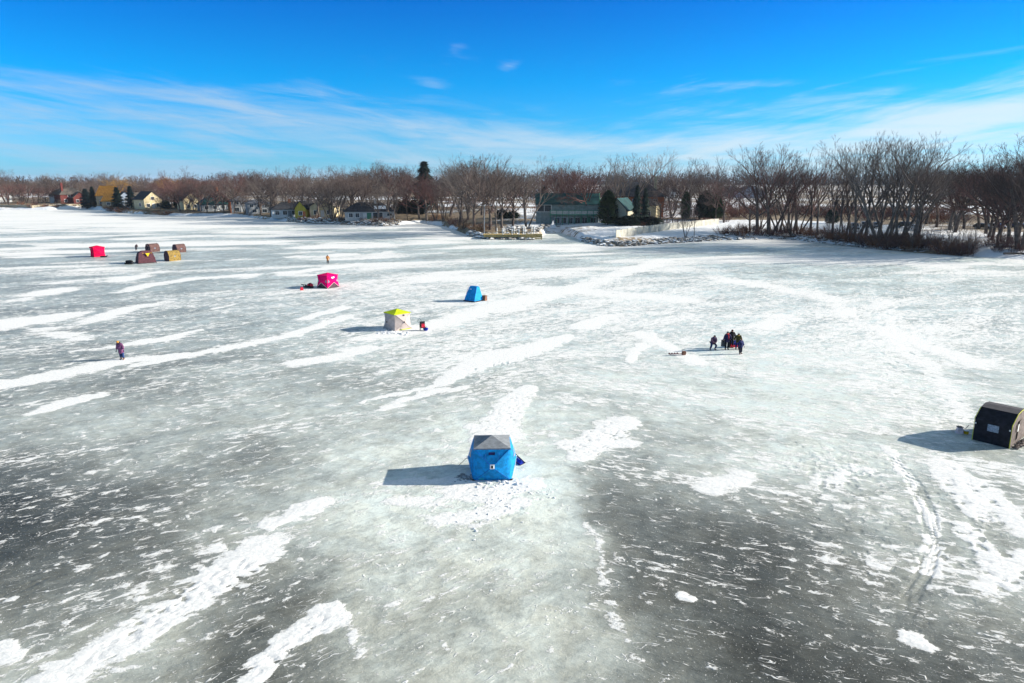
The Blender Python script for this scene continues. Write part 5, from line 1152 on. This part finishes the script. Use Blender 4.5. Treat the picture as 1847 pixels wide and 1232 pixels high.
# ------------------------------------------------------------------ evergreens
def conifer_mesh(seed, H, Rb, n, droop, round_top=False):
    rn = random.Random(seed); tr, cr = MB(), MB()
    tr.tube([(0, 0, -.3), (0, 0, H * .5), (0, 0, H * .97)], [.2, .12, .03], 6, cap=False)
    for i in range(n):
        t = rn.random() ** .85; z = H * (.04 + .94 * t)
        prof = (1 - t) ** .85 * (0.72 + .28 * math.sin(t * 40)) if not round_top else math.sqrt(max(0, 1 - (t * 1.03) ** 2.2)) * (.6 + .4 * min(1, t * 6))
        rr = Rb * prof * rn.uniform(.45, 1.08) + .05; a = rn.uniform(0, 6.283)
        c = Vector((math.cos(a) * rr, math.sin(a) * rr, z)); o = Vector((math.cos(a), math.sin(a), -droop + rn.gauss(0, .3))).normalized(); s = o.cross(Vector((0, 0, 1))).normalized()
        L = rn.uniform(.25, .6) * Rb * .42 + .12; w = L * rn.uniform(.22, .5); up = o.cross(s) * rn.uniform(-.5, .5) * w
        cr.add([c - o * L * .5, c + s * w + up, c + o * L, c - s * w + up], [(0, 1, 2, 3)])
    return tr, cr
ndl = mat('dark_spruce_needles', (.020, .040, .030), .85, .3, .8); ndl2 = mat('green_cedar_needles', (.028, .055, .018), .85, .35, .8); ndl3 = mat('blue_spruce_needles', (.025, .048, .050), .85, .3, .8)
CON = {'spruce': conifer_mesh(1, 10, 2.6, 2600, .35), 'arborvitae': conifer_mesh(2, 10, 3.0, 3600, -.5, True), 'juniper': conifer_mesh(3, 3, 3.0, 1500, -.2, True)}
_cm = {}
def conifer(px, py, top, kind, m_, wpx, label, t=None):
    p = hit(px, py) if t is None else at_shore(px, t); h = ztop(p, top) - p.z
    name = {'spruce': 'spruce_tree', 'arborvitae': 'arborvitae', 'juniper': 'juniper_bush'}[kind]
    r = empty(name, p, random.uniform(0, 6), label, 'bush' if kind == 'juniper' else 'tree', 'evergreens along the shore')
    H0 = 3 if kind == 'juniper' else 10; R0 = 2.6 if kind == 'spruce' else 3.0; w = wpx * (1.45 if kind == 'spruce' else 1.12) * mpp(p) / 2 / R0; r.scale = (w, w, h / H0)
    if (kind, m_.name) not in _cm: _cm[kind, m_.name] = (CON[kind][0].build('trunk', bark, r), CON[kind][1].build('crown', m_, r))
    else:
        for o in _cm[kind, m_.name]: q = o.copy(); COL.objects.link(q); q.parent = r
for a in [(158, 376, 340, 'spruce', ndl3, 21, 'dark spruce at the shore right of the red brick house'), (170, 374, 336, 'spruce', ndl, 15, 'narrower spruce touching the right side of the first shore spruce'), (214, 375, 337, 'spruce', ndl, 20, 'dark spruce in front of the orange cedar roof'), (238, 375, 335, 'spruce', ndl3, 18, 'tall blue green spruce left of the cream gable'),
          (300, 376, 362, 'juniper', ndl, 16, 'low dark evergreen below the cream gable'), (325, 375, 352, 'arborvitae', ndl2, 22, 'round green cedar before the small cream gable house'), (345, 376, 356, 'arborvitae', ndl2, 22, 'second round cedar right of the small cream gable house'), (393, 378, 362, 'spruce', ndl, 14, 'small spruce before the dark green porch roof'), (405, 378, 358, 'spruce', ndl3, 14, 'small spruce left of the orange brick end wall'),
          (718, 386, 361, 'arborvitae', ndl2, 18, 'leftmost clipped cedar right of the wide grey ranch house'), (732, 386, 359, 'arborvitae', ndl, 18, 'second clipped cedar right of the wide grey ranch house'), (746, 386, 361, 'arborvitae', ndl2, 18, 'third clipped cedar right of the wide grey ranch house'), (759, 387, 366, 'arborvitae', ndl, 16, 'lowest rightmost clipped cedar right of the wide grey ranch house'),
          (1096, 405, 344, 'arborvitae', ndl2, 32, 'large conical green cedar at the right end of the clubhouse'), (1131, 407, 390, 'juniper', ndl, 40, 'wide dark juniper bush on snow by the cream garden gable'), (1170, 406, 391, 'juniper', ndl, 46, 'spreading juniper bush behind the left end of white wall'),
          (980, 362, 333, 'spruce', ndl, 22, 'small pine behind the clubhouse roof', 45), (1147, 370, 333, 'spruce', ndl, 18, 'dark spruce before the large brick house', 42), (1162, 370, 338, 'spruce', ndl, 18, 'dark spruce before the cream wing of the brick house', 42), (1236, 396, 346, 'arborvitae', ndl2, 18, 'narrow ivy green cedar behind the white wall'), (1270, 396, 344, 'arborvitae', ndl, 30, 'broad dark cedar behind the right part of white wall'), (1290, 396, 350, 'arborvitae', ndl2, 28, 'olive green cedar at the right end of white wall'), (905, 394, 378, 'juniper', ndl, 22, 'dark evergreen shrub left of the clubhouse'), (925, 394, 381, 'juniper', ndl2, 22, 'green evergreen shrub next to the clubhouse left wall')]:
    conifer(*a)
conifer(767, 0, 290, 'spruce', ndl, 44, 'tallest spruce, its dark tip rising above the bare treeline', 60)
conifer(1500, 0, 378, 'juniper', ndl, 20, 'dark evergreen bush left of the silver minivan', 45)

# ------------------------------------------------------------------ rocks and far woods
def rock_material():
    m = bpy.data.materials.new('snowy_rock'); m.use_nodes = True; k = NT(m.node_tree); b = k.n['Principled BSDF']
    g = k.new('ShaderNodeNewGeometry'); sp = k.new('ShaderNodeSeparateXYZ'); k.put(sp.inputs[0], g.outputs['Normal'])
    n = k.noise(g.outputs['Position'], .8, 5, .6); n2 = k.noise(g.outputs['Position'], .35, 3, .5)
    rk = k.mix(k.rng(n, .3, .7), (.10, .09, .08), (.34, .31, .27))
    k.put(b.inputs['Base Color'], k.mix(k.rng(k.math('ADD', k.math('MULTIPLY', sp.outputs[2], .5), n2), .86, .98), rk, (.78, .79, .8))); b.inputs['Roughness'].default_value = .9
    return m
rock_m = rock_material()
def riprap(x0, x1, n, t0, t1, r0, r1, label):
    m = MB()
    for i in range(n):
        px = random.uniform(x0, x1); p = at_shore(px, random.uniform(t0, t1)); r = random.uniform(r0, r1)
        m.ball((p.x, p.y, max(p.z, 0) + r * .2), (r * random.uniform(.8, 1.4), r * random.uniform(.8, 1.3), r * random.uniform(.5, .9)), 6, jit=.3)
    o = m.build('shore_rocks', rock_m); tag(o, label, 'rocks', kind='stuff')
riprap(515, 720, 420, -1, 6, .3, .75, 'snow dusted rocks along the shore below the ranch houses')
riprap(1050, 1300, 280, -1, 3.5, .25, .6, 'snow dusted rocks below the white panel wall')
riprap(846, 965, 220, -2, 4, .25, .7, 'snow covered rocks around the yellow dock')
riprap(1300, 1560, 90, -1, 4, .2, .6, 'scattered rocks on the bank under the tall trees')
riprap(905, 1010, 120, 5, 20, .3, .7, 'dark snow streaked rocks on the slope left of the clubhouse')
for px_, t_, L_, rz_, lb in [(1820, 8, 7, .15, 'long fallen log on the snow at the right edge'), (1840, 3, 6, -.2, 'fallen log nearest the ice at the right edge'), (1430, 1.5, 5, .1, 'fallen log at the waterline under the tall clump'), (1660, 1, 6, -.1, 'fallen branch log lying along the saplings')]:
    p = at_shore(px_, t_); r = empty('fallen_log', p, rz_, lb, 'log')
    MB().tube([(-L_ / 2, 0, .25), (0, .15, .3), (L_ / 2, 0, .22)], [.24, .2, .12], 7).build('trunk', bark, r); MB().tube([(0, .1, .3), (.9, .7, .9)], [.08, .03], 5).build('branch', bark, r); MB().tube([(L_ * .25, .1, .28), (L_ * .4, -.5, .8)], [.07, .03], 5).build('branch', bark, r)
def far_wood(label, x0, x1, n, t0, t1, h0, h1, m_, blades, wblade):
    m = MB(); rn = random.Random(int(t0))
    for i in range(n):
        p = at_shore(rn.uniform(x0, x1), t0 + (t1 - t0) * rn.random()); h = rn.uniform(h0, h1) * (.75 + .5 * float(fbm(np.array([p.x * .006]), np.array([p.y * .006 + 3]), 3)[0])); w = h * rn.uniform(.28, .5)
        for j in range(blades):
            a = rn.uniform(0, 6.28); q = math.sqrt(rn.random()) * w; t = rn.random(); z = h * (.05 + .8 * t * math.sqrt(max(0.05, 1 - (q / w) ** 2)))
            d = Vector((math.cos(a) * .5 + rn.gauss(0, .4), math.sin(a) * .5 + rn.gauss(0, .4), rn.uniform(.5, 1.2))).normalized(); L = h * rn.uniform(.10, .22); s = Vector((rn.gauss(0, 1), rn.gauss(0, 1), 0)).normalized() * wblade
            c = Vector((p.x + math.cos(a) * q, p.y + math.sin(a) * q, p.z + z)); m.add([c - s, c + s, c + d * L], [(0, 1, 2)])
    o = m.build('distant_wood', m_); tag(o, label, 'woodland', kind='stuff')
far_wood('brown leafless woodland filling the land behind the left houses', -250, 450, 280, 120, 330, 10, 13.5, mat('brown_wood', (.11, .08, .068), .95, .25, .03), 120, .20)
far_wood('brown leafless woodland beyond the small snowy field behind the ranch houses', 440, 830, 170, 260, 420, 11, 15, MATS['brown_wood'], 110, .22)
far_wood('low leafless woodland behind the clubhouse', 780, 1200, 120, 200, 330, 10, 14, twg_r, 80, .22)
far_wood('dark distant woodland closing the snowy field on the horizon', 850, 2100, 620, 1150, 1600, 22, 32, mat('far_dark_wood', (.055, .045, .045), .95, .25, .01), 60, .9)
far_wood('distant woodland along the horizon behind the left treeline', -350, 900, 420, 700, 1200, 15, 22, MATS['far_dark_wood'], 60, .7)
far_wood('brown undergrowth between the houses on the left shore', -200, 450, 230, 22, 120, 2.5, 6, MATS['brown_wood'], 70, .11)
far_wood('brown undergrowth around the ranch houses', 450, 800, 70, 20, 80, 2, 4.5, MATS['brown_wood'], 70, .11)
far_wood('brown undergrowth behind the clubhouse and white wall', 800, 1340, 140, 70, 170, 2.5, 6, twg_r, 70, .11)
far_wood('thin hedge line across the snowy field', 1300, 1900, 90, 420, 470, 3, 6, MATS['maroon_brush'], 50, .15)
for o in TREES + [b[2] for b in BR]:
    if '_k' in o: del o['_k']

# ------------------------------------------------------------------ winter air over the lake
hz = MB().box((0, 0, 29), (24000, 24000, 64)).build('haze', None)
hz.data.materials.clear(); hm = bpy.data.materials.new('haze'); hm.use_nodes = True; hk = NT(hm.node_tree)
for n_ in list(hk.n): hk.n.remove(n_)
ho_ = hk.new('ShaderNodeOutputMaterial'); pv = hk.new('ShaderNodeVolumePrincipled')
pv.inputs['Color'].default_value = (.70, .84, 1.0, 1); pv.inputs['Density'].default_value = .00007; pv.inputs['Anisotropy'].default_value = .2
hk.l.new(pv.outputs[0], ho_.inputs['Volume']); hz.data.materials.append(hm); tag(hz, kind='stuff')
